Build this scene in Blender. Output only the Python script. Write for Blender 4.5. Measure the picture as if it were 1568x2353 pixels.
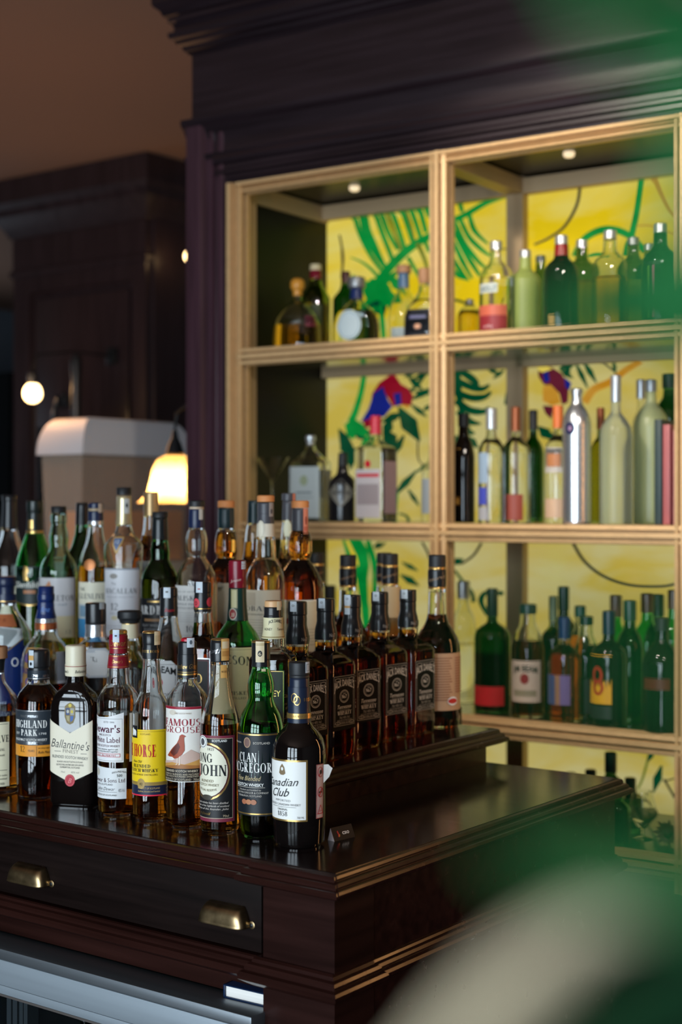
import bpy, bmesh, math, random
from mathutils import Vector, Matrix, noise
random.seed(7)
for _o in list(bpy.data.objects):
    bpy.data.objects.remove(_o)
SC = bpy.context.scene
COL = SC.collection
R = math.radians

# ------------------------------------------------------------------ camera
F, PX, PY, CAMZ = 3370.0, 784.0, 1155.0, 1.48        # focal length and principal point in pixels, eye height in m
YAW = R(36.74)
FW = Vector((-math.sin(YAW), math.cos(YAW), 0)); RT = Vector((math.cos(YAW), math.sin(YAW), 0))
cd = bpy.data.cameras.new('camera'); cam = bpy.data.objects.new('camera', cd); COL.objects.link(cam)
cam.location = (0, 0, CAMZ); cam.rotation_euler = (R(90), 0, YAW)
cd.sensor_fit = 'VERTICAL'; cd.sensor_height = 36.0; cd.sensor_width = 24.0
cd.lens = F / 2353 * 36; cd.shift_y = -(1176.5 - PY) / 2353
cd.clip_start = 0.02
cd.dof.use_dof = True; cd.dof.focus_distance = 2.14; cd.dof.aperture_fstop = 3.2
SC.camera = cam

# ------------------------------------------------------------------ world, lights, exposure
w = bpy.data.worlds.new('world'); SC.world = w; w.use_nodes = True
w.node_tree.nodes['Background'].inputs[0].default_value = (0.55, 0.62, 0.72, 1)
w.node_tree.nodes['Background'].inputs[1].default_value = 0.05
SC.view_settings.view_transform = 'Standard'; SC.view_settings.look = 'None'
SC.view_settings.gamma = 1.0; SC.view_settings.exposure = 0.0; SC.view_settings.use_curve_mapping = False
SC.cycles.max_bounces = 20; SC.cycles.transmission_bounces = 20; SC.cycles.glossy_bounces = 6
SC.cycles.diffuse_bounces = 3; SC.cycles.transparent_max_bounces = 24
SC.cycles.sample_clamp_indirect = 2.5; SC.cycles.blur_glossy = 0.6
SC.cycles.use_denoising = True

def area(name, loc, rot, sx, sy, power, col):
    l = bpy.data.lights.new(name, 'AREA'); l.shape = 'RECTANGLE'; l.size = sx; l.size_y = sy
    l.energy = power; l.color = col
    o = bpy.data.objects.new(name, l); COL.objects.link(o); o.location = loc; o.rotation_euler = rot
    return o
def point(name, loc, power, col, rad=0.03):
    l = bpy.data.lights.new(name, 'POINT'); l.energy = power; l.color = col; l.shadow_soft_size = rad
    o = bpy.data.objects.new(name, l); COL.objects.link(o); o.location = loc
    return o
WY = -2.6                                            # the window wall behind the camera
WINS = [(-1.80, 0.95), (-0.60, 0.95), (0.60, 0.95)]
for i, (wx, ww) in enumerate(WINS):                  # daylight just outside each tall window
    area('daylight', (wx, WY - 0.16, 1.3), (R(90), 0, 0), ww, 2.5, 120, (0.75, 0.89, 1.0))
# assumed warm strip light, unseen at right, added for glints on counter mouldings
area('assumed_glint_light', (-0.22, 2.78, 1.45), (R(90), 0, R(147)), 0.07, 1.2, 5.0, (1.0, 0.47, 0.17))
area('assumed_far_daylight', (-8.3, 4.6, 1.5), (0, R(-90), 0), 2.0, 2.4, 22, (0.70, 0.84, 1.0))   # assumed window light from the left, none built; added to brighten the far wall
# added warm fill, without a lamp, towards the ceiling on the far left
for sx, sy, se in ((0.25, 0.9, 85), (-1.7, 1.25, 135)):               # unseen fill spots, added to brighten the back bar against the counter
    sl_ = bpy.data.lights.new('back_bar_fill_spot', 'SPOT'); sl_.energy = se; sl_.color = (1.0, 0.90, 0.76); sl_.spot_size = R(50); sl_.spot_blend = 0.5; sl_.shadow_soft_size = 0.06
    so_ = bpy.data.objects.new('back_bar_fill_spot', sl_); COL.objects.link(so_); so_.location = (sx, sy, 2.82)
    so_.rotation_euler = (Vector((-1.40, 3.0, 1.80)) - so_.location).to_track_quat('-Z', 'Y').to_euler()
point('far_room_fill', (-3.6, 3.1, 1.9), 5.5, (1.0, 0.50, 0.22), 0.12)  # added fill light only, no lamp is built here

# ------------------------------------------------------------------ geometry helpers
def ray(px, py=PY):
    return FW + RT * ((px - PX) / F) + Vector((0, 0, (PY - py) / F))
def on_z(px, py, z):
    return Vector((0, 0, CAMZ)) + ray(px, py) * ((CAMZ - z) * F / (py - PY))
def on_Y(px, Y, z):
    r = ray(px); d = Y / r.y
    return Vector((r.x * d, r.y * d, z))
def at_d(px, py, d):
    return Vector((0, 0, CAMZ)) + ray(px, py) * d
def depth_of(p): return p.x * FW.x + p.y * FW.y

def link(o, parent=None):
    COL.objects.link(o)
    if parent: o.parent = parent
    return o
def mesh_obj(name, verts, faces, mats, parent=None, smooth=30, midx=None):
    me = bpy.data.meshes.new(name)
    me.from_pydata([tuple(v) for v in verts], [], faces)
    if not isinstance(mats, (list, tuple)): mats = [mats]
    for m in mats: me.materials.append(m)
    if midx: me.polygons.foreach_set('material_index', midx)
    if smooth:
        me.polygons.foreach_set('use_smooth', [True] * len(me.polygons))
        if smooth < 170: me.set_sharp_from_angle(angle=R(smooth))
    me.update()
    return link(bpy.data.objects.new(name, me), parent)
def tag(o, label=None, cat=None, group=None, kind=None):
    if label: o['label'] = label
    if cat: o['category'] = cat
    if group: o['group'] = group
    if kind: o['kind'] = kind
    return o
def thing(name, label, cat, loc=(0, 0, 0), rz=0, group=None):
    o = bpy.data.objects.new(name, None); COL.objects.link(o)
    o.location = loc; o.rotation_euler = (0, 0, rz); o.empty_display_size = 0.05
    return tag(o, label, cat, group)

class MB:
    """collects boxes, prisms and sweeps into one mesh"""
    def __init__(s): s.v = []; s.f = []
    def add(s, v, f):
        n = len(s.v); s.v += [Vector(p) for p in v]; s.f += [tuple(i + n for i in q) for q in f]; return s
    def box(s, x0, x1, y0, y1, z0, z1, b=0.0):
        if b <= 0:
            v = [(x, y, z) for z in (z0, z1) for y in (y0, y1) for x in (x0, x1)]
            return s.add(v, [(0, 2, 3, 1), (4, 5, 7, 6), (0, 1, 5, 4), (2, 6, 7, 3), (0, 4, 6, 2), (1, 3, 7, 5)])
        bm = bmesh.new(); bmesh.ops.create_cube(bm, size=1)
        for q in bm.verts:
            q.co = Vector(((x0 + x1) / 2 + q.co.x * (x1 - x0), (y0 + y1) / 2 + q.co.y * (y1 - y0), (z0 + z1) / 2 + q.co.z * (z1 - z0)))
        bmesh.ops.bevel(bm, geom=bm.edges[:], offset=b, segments=2, affect='EDGES', profile=0.5)
        return s.bm(bm)
    def bm(s, bm):
        bm.verts.index_update()
        s.add([q.co.copy() for q in bm.verts], [tuple(q.index for q in f.verts) for f in bm.faces]); bm.free(); return s
    def ring_sweep(s, x0, x1, y0, y1, prof, closed=False, caps=True):
        """profile (outward offset, z) swept round a rectangle with mitred corners"""
        v = []; n = len(prof)
        for p, z in prof:
            v += [(x0 - p, y0 - p, z), (x1 + p, y0 - p, z), (x1 + p, y1 + p, z), (x0 - p, y1 + p, z)]
        f = []
        for i in range(n - 1):
            for j in range(4):
                k = (j + 1) % 4
                f.append((i * 4 + j, i * 4 + k, i * 4 + 4 + k, i * 4 + 4 + j))
        if caps:
            f.append((3, 2, 1, 0)); f.append(tuple((n - 1) * 4 + j for j in range(4)))
        return s.add(v, f)
    def tube(s, pts, rad, seg=10):
        pts = [Vector(p) for p in pts]; n = len(pts)
        rs = rad if isinstance(rad, (list, tuple)) else [rad] * n
        v = []; up = Vector((0.13, 0.21, 0.97))
        for i, p in enumerate(pts):
            t = (pts[min(i + 1, n - 1)] - pts[max(i - 1, 0)]).normalized()
            a = t.cross(up)
            if a.length < 1e-3: a = t.cross(Vector((1, 0, 0)))
            a.normalize(); b = t.cross(a)
            for j in range(seg):
                q = 2 * math.pi * j / seg
                v.append(p + (a * math.cos(q) + b * math.sin(q)) * rs[i])
        f = [(i * seg + j, i * seg + (j + 1) % seg, (i + 1) * seg + (j + 1) % seg, (i + 1) * seg + j) for i in range(n - 1) for j in range(seg)]
        f += [tuple(range(seg))[::-1], tuple((n - 1) * seg + j for j in range(seg))]
        return s.add(v, f)
    def lathe(s, prof, c=(0, 0, 0), seg=32, rf=None):
        """prof: (r, z) from one end to the other"""
        v = []; c = Vector(c); n = len(prof)
        for r, z in prof:
            for j in range(seg):
                a = 2 * math.pi * j / seg
                v.append(c + Vector((r * math.cos(a), r * math.sin(a), z)))
        f = [(i * seg + j, i * seg + (j + 1) % seg, (i + 1) * seg + (j + 1) % seg, (i + 1) * seg + j) for i in range(n - 1) for j in range(seg)]
        f += [tuple(range(seg))[::-1], tuple((n - 1) * seg + j for j in range(seg))]
        return s.add(v, f)
    def prism(s, pts, off):
        """flat outline (list of 3-D points) thickened along a vector"""
        off = Vector(off); n = len(pts)
        v = [Vector(p) for p in pts] + [Vector(p) + off for p in pts]
        f = [tuple(range(n)), tuple(range(n, 2 * n))[::-1]] + [(i, i + n, (i + 1) % n + n, (i + 1) % n) for i in range(n)]
        return s.add(v, f)
    def build(s, name, mat, parent=None, smooth=30, xf=None):
        v = [xf @ p for p in s.v] if xf is not None else s.v
        o = mesh_obj(name, v, s.f, mat, parent, smooth)
        bm = bmesh.new(); bm.from_mesh(o.data); bmesh.ops.recalc_face_normals(bm, faces=bm.faces); bm.to_mesh(o.data); bm.free()
        if smooth:
            o.data.polygons.foreach_set('use_smooth', [True] * len(o.data.polygons))
            o.data.set_sharp_from_angle(angle=R(smooth))
        return o

# ------------------------------------------------------------------ materials
_M = {}
def srgb(c):
    return tuple(((x / 255) / 12.92 if x / 255 <= 0.04045 else ((x / 255 + 0.055) / 1.055) ** 2.4) for x in c)
def mat(name, col, rough=0.5, metal=0.0, trans=0.0, ior=1.45, emit=None, es=0.0, coat=0.0, spec=None, bump=None, grain=None, alpha=None, sub=0):
    """col is linear; grain=(scale vec, amount) adds wood/brush streaks; bump=(scale, strength)"""
    if name in _M: return _M[name]
    m = bpy.data.materials.new(name); m.use_nodes = True; nt = m.node_tree; b = nt.nodes['Principled BSDF']
    b.inputs['Base Color'].default_value = (*col, 1); b.inputs['Roughness'].default_value = rough
    b.inputs['Metallic'].default_value = metal; b.inputs['Transmission Weight'].default_value = trans
    b.inputs['IOR'].default_value = ior; b.inputs['Coat Weight'].default_value = coat; b.inputs['Coat Roughness'].default_value = 0.12
    if spec is not None: b.inputs['Specular IOR Level'].default_value = spec
    if emit: b.inputs['Emission Color'].default_value = (*emit, 1); b.inputs['Emission Strength'].default_value = es
    if grain or bump:
        tc = nt.nodes.new('ShaderNodeTexCoord'); mp = nt.nodes.new('ShaderNodeMapping'); nt.links.new(tc.outputs['Object'], mp.inputs[0])
        nz = nt.nodes.new('ShaderNodeTexNoise'); nt.links.new(mp.outputs[0], nz.inputs['Vector'])
        sc = grain[0] if grain else (bump[0],) * 3
        mp.inputs['Scale'].default_value = sc; nz.inputs['Scale'].default_value = 1.0; nz.inputs['Detail'].default_value = 6
        if grain:
            mx = nt.nodes.new('ShaderNodeMix'); mx.data_type = 'RGBA'; cr = nt.nodes.new('ShaderNodeMapRange')
            cr.inputs[1].default_value = 0.3; cr.inputs[2].default_value = 0.7
            nt.links.new(nz.outputs[0], cr.inputs[0]); nt.links.new(cr.outputs[0], mx.inputs[0])
            mx.inputs[6].default_value = (*[c * (1 - grain[1]) for c in col], 1); mx.inputs[7].default_value = (*[min(1, c * (1 + grain[1])) for c in col], 1)
            nt.links.new(mx.outputs[2], b.inputs['Base Color'])
            mr = nt.nodes.new('ShaderNodeMapRange'); mr.inputs[3].default_value = max(0.02, rough - 0.06); mr.inputs[4].default_value = rough + 0.08
            nt.links.new(nz.outputs[0], mr.inputs[0]); nt.links.new(mr.outputs[0], b.inputs['Roughness'])
        if bump:
            bp = nt.nodes.new('ShaderNodeBump'); bp.inputs['Strength'].default_value = bump[1]; bp.inputs['Distance'].default_value = 0.002
            nt.links.new(nz.outputs[0], bp.inputs['Height']); nt.links.new(bp.outputs[0], b.inputs['Normal'])
    _M[name] = m; return m
def spirit_mat(name, sig):
    """spirit that colours light by the length of its way through it; sig is absorption per metre for r, g, b"""
    if name in _M: return _M[name]
    m = bpy.data.materials.new(name); m.use_nodes = True; nt = m.node_tree; nt.nodes.clear(); d = max(sig)
    t = nt.nodes.new('ShaderNodeBsdfTransparent'); t.inputs[0].default_value = (1, 1, 1, 1)
    a = nt.nodes.new('ShaderNodeVolumeAbsorption'); a.inputs[0].default_value = (1 - sig[0] / d, 1 - sig[1] / d, 1 - sig[2] / d, 1); a.inputs[1].default_value = d
    o = nt.nodes.new('ShaderNodeOutputMaterial'); nt.links.new(t.outputs[0], o.inputs[0]); nt.links.new(a.outputs[0], o.inputs['Volume']); _M[name] = m; return m
def clear_mat(name, col):
    """a tinted medium that light passes straight through (spirit inside solid glass)"""
    if name in _M: return _M[name]
    m = bpy.data.materials.new(name); m.use_nodes = True; nt = m.node_tree; nt.nodes.clear()
    t = nt.nodes.new('ShaderNodeBsdfTransparent'); t.inputs[0].default_value = (*col, 1)
    o = nt.nodes.new('ShaderNodeOutputMaterial'); nt.links.new(t.outputs[0], o.inputs[0]); _M[name] = m; return m
def glow_mat(name, c1, c2, strength, scale=6.0, stretch=(1, 1, 3)):
    """backlit stained glass: streaky colour, glossy face, lit from behind"""
    if name in _M: return _M[name]
    m = mat(name, tuple(x * 0.3 for x in c1), rough=0.12); nt = m.node_tree; b = nt.nodes['Principled BSDF']
    tc = nt.nodes.new('ShaderNodeTexCoord'); mp = nt.nodes.new('ShaderNodeMapping'); nz = nt.nodes.new('ShaderNodeTexNoise')
    mp.inputs['Scale'].default_value = stretch; nz.inputs['Scale'].default_value = scale; nz.inputs['Detail'].default_value = 5; nz.inputs['Distortion'].default_value = 0.8
    nt.links.new(tc.outputs['Object'], mp.inputs[0]); nt.links.new(mp.outputs[0], nz.inputs['Vector'])
    cr = nt.nodes.new('ShaderNodeValToRGB'); cr.color_ramp.elements[0].position = 0.36; cr.color_ramp.elements[1].position = 0.62
    cr.color_ramp.elements[0].color = (*c1, 1); cr.color_ramp.elements[1].color = (*c2, 1)
    nt.links.new(nz.outputs[0], cr.inputs[0]); nt.links.new(cr.outputs[0], b.inputs['Emission Color']); b.inputs['Emission Strength'].default_value = strength
    return m

WOOD = mat('dark_mahogany', (0.016, 0.0050, 0.0038), rough=0.30, coat=0.06, spec=0.25, grain=((3, 3, 60), 0.35))
WOODH = mat('dark_mahogany_lengthwise', (0.018, 0.0056, 0.0042), rough=0.24, coat=0.12, spec=0.3, grain=((3, 60, 60), 0.35))
TOPW = mat('polished_counter_top', (0.010, 0.0055, 0.0055), rough=0.17, coat=0.4, grain=((4, 70, 70), 0.3))
DRAWW = mat('drawer_front_wood', (0.0075, 0.0042, 0.0036), rough=0.45, spec=0.06, grain=((4, 40, 90), 0.4), bump=(400, 0.06))
CABW = mat('cabinet_dark_wood', (0.017, 0.010, 0.013), rough=0.30, coat=0.5, grain=((3, 60, 60), 0.3))
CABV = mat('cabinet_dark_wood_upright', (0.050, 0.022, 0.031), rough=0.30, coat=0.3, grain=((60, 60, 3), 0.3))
GOLD = mat('bronze_gilt_frame', (0.66, 0.42, 0.205), rough=0.42, metal=0.2, grain=((60, 60, 60), 0.06))
BRASS = mat('aged_brass', (0.40, 0.285, 0.15), rough=0.33, metal=1.0, grain=((60, 20, 60), 0.25))
STEEL = mat('brushed_steel', (0.20, 0.22, 0.24), rough=0.38, metal=0.85, grain=((2, 90, 90), 0.08))
STEELP = mat('pale_steel_panel', (0.26, 0.30, 0.335), rough=0.42, metal=0.35, grain=((2, 80, 80), 0.05))
BLACK = mat('black_plastic', (0.010, 0.011, 0.012), rough=0.32)
CAPB = mat('black_cap', (0.012, 0.013, 0.015), rough=0.28)
CAPM = mat('matt_black_cap', (0.014, 0.015, 0.017), rough=0.5)
def paper(c, rough=0.45): return mat('paper_%d_%d_%d' % c, srgb(c), rough=rough, spec=0.4)
def foil(c, rough=0.25, metal=0.6): return mat('foil_%d_%d_%d' % c, srgb(c), rough=rough, metal=metal)
def plast(c, rough=0.25): return mat('cap_%d_%d_%d' % c, srgb(c), rough=rough)
INK = paper((22, 24, 28)); WHITE = paper((236, 236, 232)); CREAM = paper((232, 226, 200)); GOLDF = foil((196, 160, 96), 0.3, 0.8)
SILVERF = foil((200, 202, 206), 0.25, 0.8); RED = paper((184, 28, 44)); CORK = mat('orange_cork', srgb((206, 134, 78)), rough=0.6, bump=(300, 0.3))
CORKP = mat('pale_wood_stopper', srgb((178, 128, 90)), rough=0.55, bump=(300, 0.3))
STRIPW = paper((196, 206, 214)); STRIPC = paper((214, 196, 160)); STRIPO = paper((208, 160, 92)); STRIPP = paper((214, 130, 104))
GL_CLEAR = mat('clear_glass', (0.94, 0.97, 0.965), rough=0.0, trans=1.0, ior=1.5)
GL_GREEN = mat('green_glass', (0.13, 0.62, 0.22), rough=0.0, trans=1.0, ior=1.5)
GL_DKGREEN = mat('dark_green_glass', (0.055, 0.22, 0.08), rough=0.0, trans=1.0, ior=1.5)
GL_TEAL = mat('pale_teal_glass', (0.60, 0.82, 0.72), rough=0.0, trans=1.0, ior=1.5)
GL_BLACK = mat('near_black_glass', (0.0045, 0.0032, 0.003), rough=0.03, ior=1.5)
GL_FROST = mat('frosted_glass', (0.80, 0.86, 0.80), rough=0.28, trans=0.9, ior=1.3)
GL_OLIVE = mat('olive_glass', (0.30, 0.42, 0.16), rough=0.02, trans=1.0, ior=1.5)
LQ_AMBER = spirit_mat('amber_spirit', (5, 19, 58))
LQ_GOLD = spirit_mat('golden_spirit', (3, 10, 36))
LQ_DARK = spirit_mat('dark_spirit', (10, 34, 92))
LQ_COLA = spirit_mat('cola_dark_spirit', (45, 80, 110))
LQ_CLEAR = clear_mat('clear_spirit', (0.96, 0.97, 0.97))
LQ_PINK = clear_mat('pink_spirit', (0.86, 0.30, 0.26))
LQ_YEL = clear_mat('yellow_spirit', (0.90, 0.78, 0.25))
# ------------------------------------------------------------------ lettering and label artwork
_txt = {}
def text_mesh(s, bold=0.0, shear=0.0, space=1.0):
    """outline lettering as a flat mesh, cap height 1, centred on x, baseline 0"""
    key = (s, bold, shear, space)
    if key in _txt: return _txt[key]
    cu = bpy.data.curves.new('lettering', 'FONT'); cu.body = s; cu.offset = bold; cu.shear = shear; cu.resolution_u = 2
    cu.space_character = space
    ob = bpy.data.objects.new('lettering', cu); COL.objects.link(ob)
    bpy.context.view_layer.update()
    me = bpy.data.meshes.new_from_object(ob.evaluated_get(bpy.context.evaluated_depsgraph_get()))
    v = [p.co.copy() for p in me.vertices]; f = [tuple(p.vertices) for p in me.polygons]
    bpy.data.objects.remove(ob); bpy.data.curves.remove(cu); bpy.data.meshes.remove(me)
    if v:
        x0 = min(p.x for p in v); x1 = max(p.x for p in v)
        v = [((p.x - (x0 + x1) / 2) / 0.70, p.y / 0.70) for p in v]
    _txt[key] = (v, f); return _txt[key]

# a small book-face of strokes for the lettering the built-in sans cannot imitate: thick stems, thin bars, serifs
def serif_mesh(s, wt=0.17, thin=0.06, gap=0.10):
    key = (s, wt, thin, 'serif')
    if key in _txt: return _txt[key]
    W, T, S = wt, thin, 0.09
    quads = []; pen = 0.0
    def stem(x, y0=0.0, y1=1.0, w=None, sl=0.0, b=True, t=True):
        w = w or W
        quads.append([(x, y0), (x + w, y0), (x + w + sl, y1), (x + sl, y1)])
        if b: quads.append([(x - S, y0), (x + w + S, y0), (x + w + S * .4, y0 + T), (x - S * .4, y0 + T)])
        if t: quads.append([(x - S * .4 + sl, y1 - T), (x + w + S * .4 + sl, y1 - T), (x + w + S + sl, y1), (x - S + sl, y1)])
    def bar(x0, x1, y, h=None):
        h = h or T; quads.append([(x0, y), (x1, y), (x1, y + h), (x0, y + h)])
    def tick(x, y, d): quads.append([(x - T, y), (x, y), (x, y + d), (x - T * .6, y + d)])
    def arc(cx, cy, rx, ry, a0, a1, th=None, flat=None):
        n = max(6, int(abs(a1 - a0) / 18)); th = th or W
        for i in range(n):
            p = R(a0 + (a1 - a0) * i / n); q = R(a0 + (a1 - a0) * (i + 1) / n)
            def pt(a, inn):
                k = T + (th - T) * abs(math.cos(a)) ** 1.5
                return (cx + (rx - (k if inn else 0)) * math.cos(a), cy + (ry - ((T if abs(math.sin(a)) > .3 else T) if inn else 0)) * math.sin(a))
            quads.append([pt(p, 0), pt(q, 0), pt(q, 1), pt(p, 1)])
    def diag(x0, y0, x1, y1, w): quads.append([(x0, y0), (x0 + w, y0), (x1 + w, y1), (x1, y1)])
    for ch in s:
        n0 = len(quads); adv = 0.7
        if ch == ' ': adv = 0.28
        elif ch == 'I': stem(S); adv = W + 2 * S
        elif ch in 'LE F'.replace(' ', ''):
            stem(S); x1 = .62
            if ch in 'LE': bar(S, x1, 0); tick(x1, 0, .26)
            if ch in 'EF': bar(S, x1 - .04, 1 - T); tick(x1 - .04, .78, .22); bar(S, .48, .5); tick(.48, .41, .2)
            adv = .68
        elif ch == 'T': stem(.28, t=False); bar(.02, .72, 1 - T); tick(.72, .74, .26); quads.append([(.02, .74), (.02 + T, .74), (.02 + T, 1), (.02, 1)]); adv = .74
        elif ch == 'H': stem(S); stem(.58); bar(S, .7, .49); adv = .84
        elif ch == 'N': stem(S, w=T * 1.3); stem(.66, w=T * 1.3, b=False); diag(S, 1, .60, 0, W * .95); adv = .84
        elif ch == 'M': stem(S, w=T * 1.3); stem(.80); diag(S, 1, .42, 0, W * .9); diag(.42, 0, .80, 1, T * 1.2); adv = 1.06
        elif ch == 'A': diag(.02, 0, .36, 1, T * 1.2); diag(.58, 0, .30, 1, W); bar(.16, .58, .32); bar(-.06, .2, 0, T * .8); bar(.50, .86, 0, T * .8); adv = .80
        elif ch == 'V': diag(.30, 0, .02, 1, W); diag(.34, 0, .64, 1, T * 1.2); bar(-.06, .28, 1 - T); bar(.52, .80, 1 - T); adv = .74
        elif ch == 'W': diag(.26, 0, .02, 1, W); diag(.28, 0, .5, 1, T * 1.2); diag(.66, 0, .44, 1, W); diag(.70, 0, .94, 1, T * 1.2); bar(-.06, .24, 1 - T); bar(.82, 1.08, 1 - T); adv = 1.02
        elif ch == 'Y': stem(.28, 0, .46, t=False); diag(.28, .44, .02, 1, W); diag(.36, .44, .62, 1, T * 1.2); bar(-.06, .26, 1 - T); bar(.5, .78, 1 - T); adv = .72
        elif ch == 'K': stem(S); diag(.26, .46, .58, 1, T * 1.2); diag(.56, 0, .26, .6, W); bar(.46, .82, 0, T * .8); bar(.48, .76, 1 - T); adv = .82
        elif ch == 'Z': bar(.04, .62, 0); bar(.04, .62, 1 - T); diag(.04, 0, .46, 1, W); adv = .68
        elif ch == 'X': diag(.46, 0, .04, 1, W); diag(.04, 0, .54, 1, T * 1.2); adv = .70
        elif ch in 'PRB':
            stem(S, t=False); bar(0, .3, 1 - T); bar(S, .34, .46); arc(.34, .73, .27, .27, -90, 90)
            if ch == 'R': diag(.50, 0, .26, .5, W); bar(.5, .80, 0, T * .8); adv = .80
            elif ch == 'B': bar(S, .36, 0); arc(.36, .25, .30, .27, -90, 90); adv = .74
            else: adv = .68
        elif ch == 'D': stem(S, t=False); bar(0, .34, 1 - T); bar(S, .34, 0); arc(.34, .5, .42, .5, -90, 90); adv = .84
        elif ch in 'OQ0': arc(.42 if ch != '0' else .32, .5, .42 if ch != '0' else .32, .5, 0, 360); adv = .88 if ch != '0' else .68
        elif ch in 'CG':
            arc(.42, .5, .42, .5, 48, 312); tick(.74, .70, .26)
            if ch == 'G': stem(.60, 0.06, .42, b=False); adv = .86
            else: adv = .78
        elif ch == 'S': arc(.28, .74, .26, .26, 40, 270, W * .8); arc(.30, .25, .28, .27, 90, -140, W * .8); adv = .60
        elif ch == 'J': stem(.30, .2, 1, b=False); arc(.23, .2, .24, .24, 0, -180, W * .8); adv = .56
        elif ch == 'U': stem(.06, .3, 1, b=False); stem(.60, .3, 1, w=T * 1.3, b=False); arc(.37, .3, .31, .3, 180, 360, W * .8); adv = .80
        elif ch == '1': stem(.16, t=False); diag(.02, .74, .18, 1, T * 1.6); adv = .48
        elif ch == '2': arc(.28, .70, .28, .30, 170, -30, W * .8); diag(.04, T, .36, .56, T * 1.6); bar(.02, .58, 0, T * 1.5); adv = .64
        elif ch == '5': bar(.10, .54, 1 - T * 1.4, T * 1.4); bar(.10, .10 + T, .5, .5); arc(.26, .30, .30, .32, 130, -150, W * .8); adv = .64
        elif ch == '8': arc(.30, .74, .24, .26, 0, 360, W * .8); arc(.30, .26, .29, .28, 0, 360, W * .8); adv = .64
        elif ch == '7': bar(.02, .58, 1 - T * 1.4, T * 1.4); diag(.14, 0, .44, 1, W * .8); adv = .60
        elif ch == "'": quads.append([(.06, .72), (.12, .72), (.18, 1), (.02, 1)]); adv = .2
        elif ch == '.': bar(.02, .16, 0, .12); adv = .2
        elif ch == '&': arc(.30, .76, .18, .24, 0, 360, W * .7); arc(.30, .26, .28, .28, 60, 330, W * .7); diag(.58, 0, .18, .7, W * .7); adv = .78
        for q in quads[n0:]:
            for i, (x, y) in enumerate(q): q[i] = (x + pen, y)
        pen += adv + gap * (ch != ' ')
    tot = pen - gap
    v = []; f = []
    for q in quads:
        ar = sum(q[i][0] * q[(i + 1) % 4][1] - q[(i + 1) % 4][0] * q[i][1] for i in range(4))
        if ar < 0: q = q[::-1]
        n = len(v); v += [(x - tot / 2, y) for x, y in q]; f.append((n, n + 1, n + 2, n + 3))
    _txt[key] = (v, f); return _txt[key]

def ell(cx, cy, rx, ry, n=28, a0=0, a1=360):
    return [(cx + rx * math.cos(R(a0 + (a1 - a0) * i / n)), cy + ry * math.sin(R(a0 + (a1 - a0) * i / n))) for i in range(n if a1 - a0 == 360 else n + 1)]
def item_mesh(it):
    """artwork item -> flat verts (x px to the right, y px in the picture, downwards), faces, material.
    ('r',x0,y0,x1,y1,m) ('p',[pts],m) ('e',cx,cy,rx,ry,m) ('o',cx,cy,rx,ry,th,m) ('f',x0,y0,x1,y1,th,m)
    ('t'|'s', text, cx, baseline_y, cap_h, width|None, m, opts)"""
    k = it[0]
    if k == 'r':
        _, x0, y0, x1, y1, m = it; return [(x0, y1), (x1, y1), (x1, y0), (x0, y0)], [(0, 1, 2, 3)], m
    if k == 'p': return list(it[1]), [tuple(range(len(it[1])))], it[2]
    if k == 'e':
        p = ell(it[1], it[2], it[3], it[4]); return p, [tuple(range(len(p)))], it[5]
    if k == 'o':
        n = 32; a = ell(it[1], it[2], it[3], it[4], n); b = ell(it[1], it[2], it[3] - it[5], it[4] - it[5], n)
        return a + b, [(i, (i + 1) % n, n + (i + 1) % n, n + i) for i in range(n)], it[6]
    if k == 'f':
        _, x0, y0, x1, y1, t, m = it
        v = [(x0, y0), (x1, y0), (x1, y1), (x0, y1), (x0 + t, y0 + t), (x1 - t, y0 + t), (x1 - t, y1 - t), (x0 + t, y1 - t)]
        return v, [(i, (i + 1) % 4, 4 + (i + 1) % 4, 4 + i) for i in range(4)], m
    _, s, cx, by, ch, wd, m = it[:7]; op = it[7] if len(it) > 7 else {}
    v, f = serif_mesh(s, op.get('wt', 0.17)) if k == 's' else text_mesh(s, op.get('bold', 0.0), op.get('shear', 0.0), op.get('space', 1.0))
    if not v: return [], [], m
    ww = max(p[0] for p in v) - min(p[0] for p in v)
    sx = (wd / ww) if wd else ch
    bend = op.get('bend', 0); tilt = op.get('tilt', 0); hw = ww * sx / 2
    out = []
    for x, y in v:
        X = x * sx; yy = y * ch * (1 + op.get('grow', 0) * (X / hw) ** 2 if hw else 1)
        out.append((cx + X, by - yy - bend * (1 - (X / hw) ** 2) - tilt * X))
    return out, f, m

def cut_grid(v, f, step_x, step_y=None):
    """split flat artwork along a grid so that it can follow a curved surface"""
    bm = bmesh.new(); bv = [bm.verts.new((x, y, 0)) for x, y in v]
    for q in f:
        try: bm.faces.new([bv[i] for i in q])
        except ValueError: pass
    if any(len(q.verts) > 4 for q in bm.faces): bmesh.ops.triangulate(bm, faces=[q for q in bm.faces if len(q.verts) > 4])
    for ax, st in ((0, step_x), (1, step_y)):
        if not st: continue
        lo = min(p[ax] for p in v); hi = max(p[ax] for p in v); n = int((hi - lo) / st)
        for i in range(1, n + 1):
            c = lo + (hi - lo) * i / (n + 1); no = (1, 0, 0) if ax == 0 else (0, 1, 0)
            bmesh.ops.bisect_plane(bm, geom=bm.verts[:] + bm.edges[:] + bm.faces[:], dist=1e-5, plane_co=(c, c, 0), plane_no=no)
    bm.verts.index_update()
    o = ([(p.co.x, p.co.y) for p in bm.verts], [tuple(q.index for q in fa.verts) for fa in bm.faces]); bm.free(); return o

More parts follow.
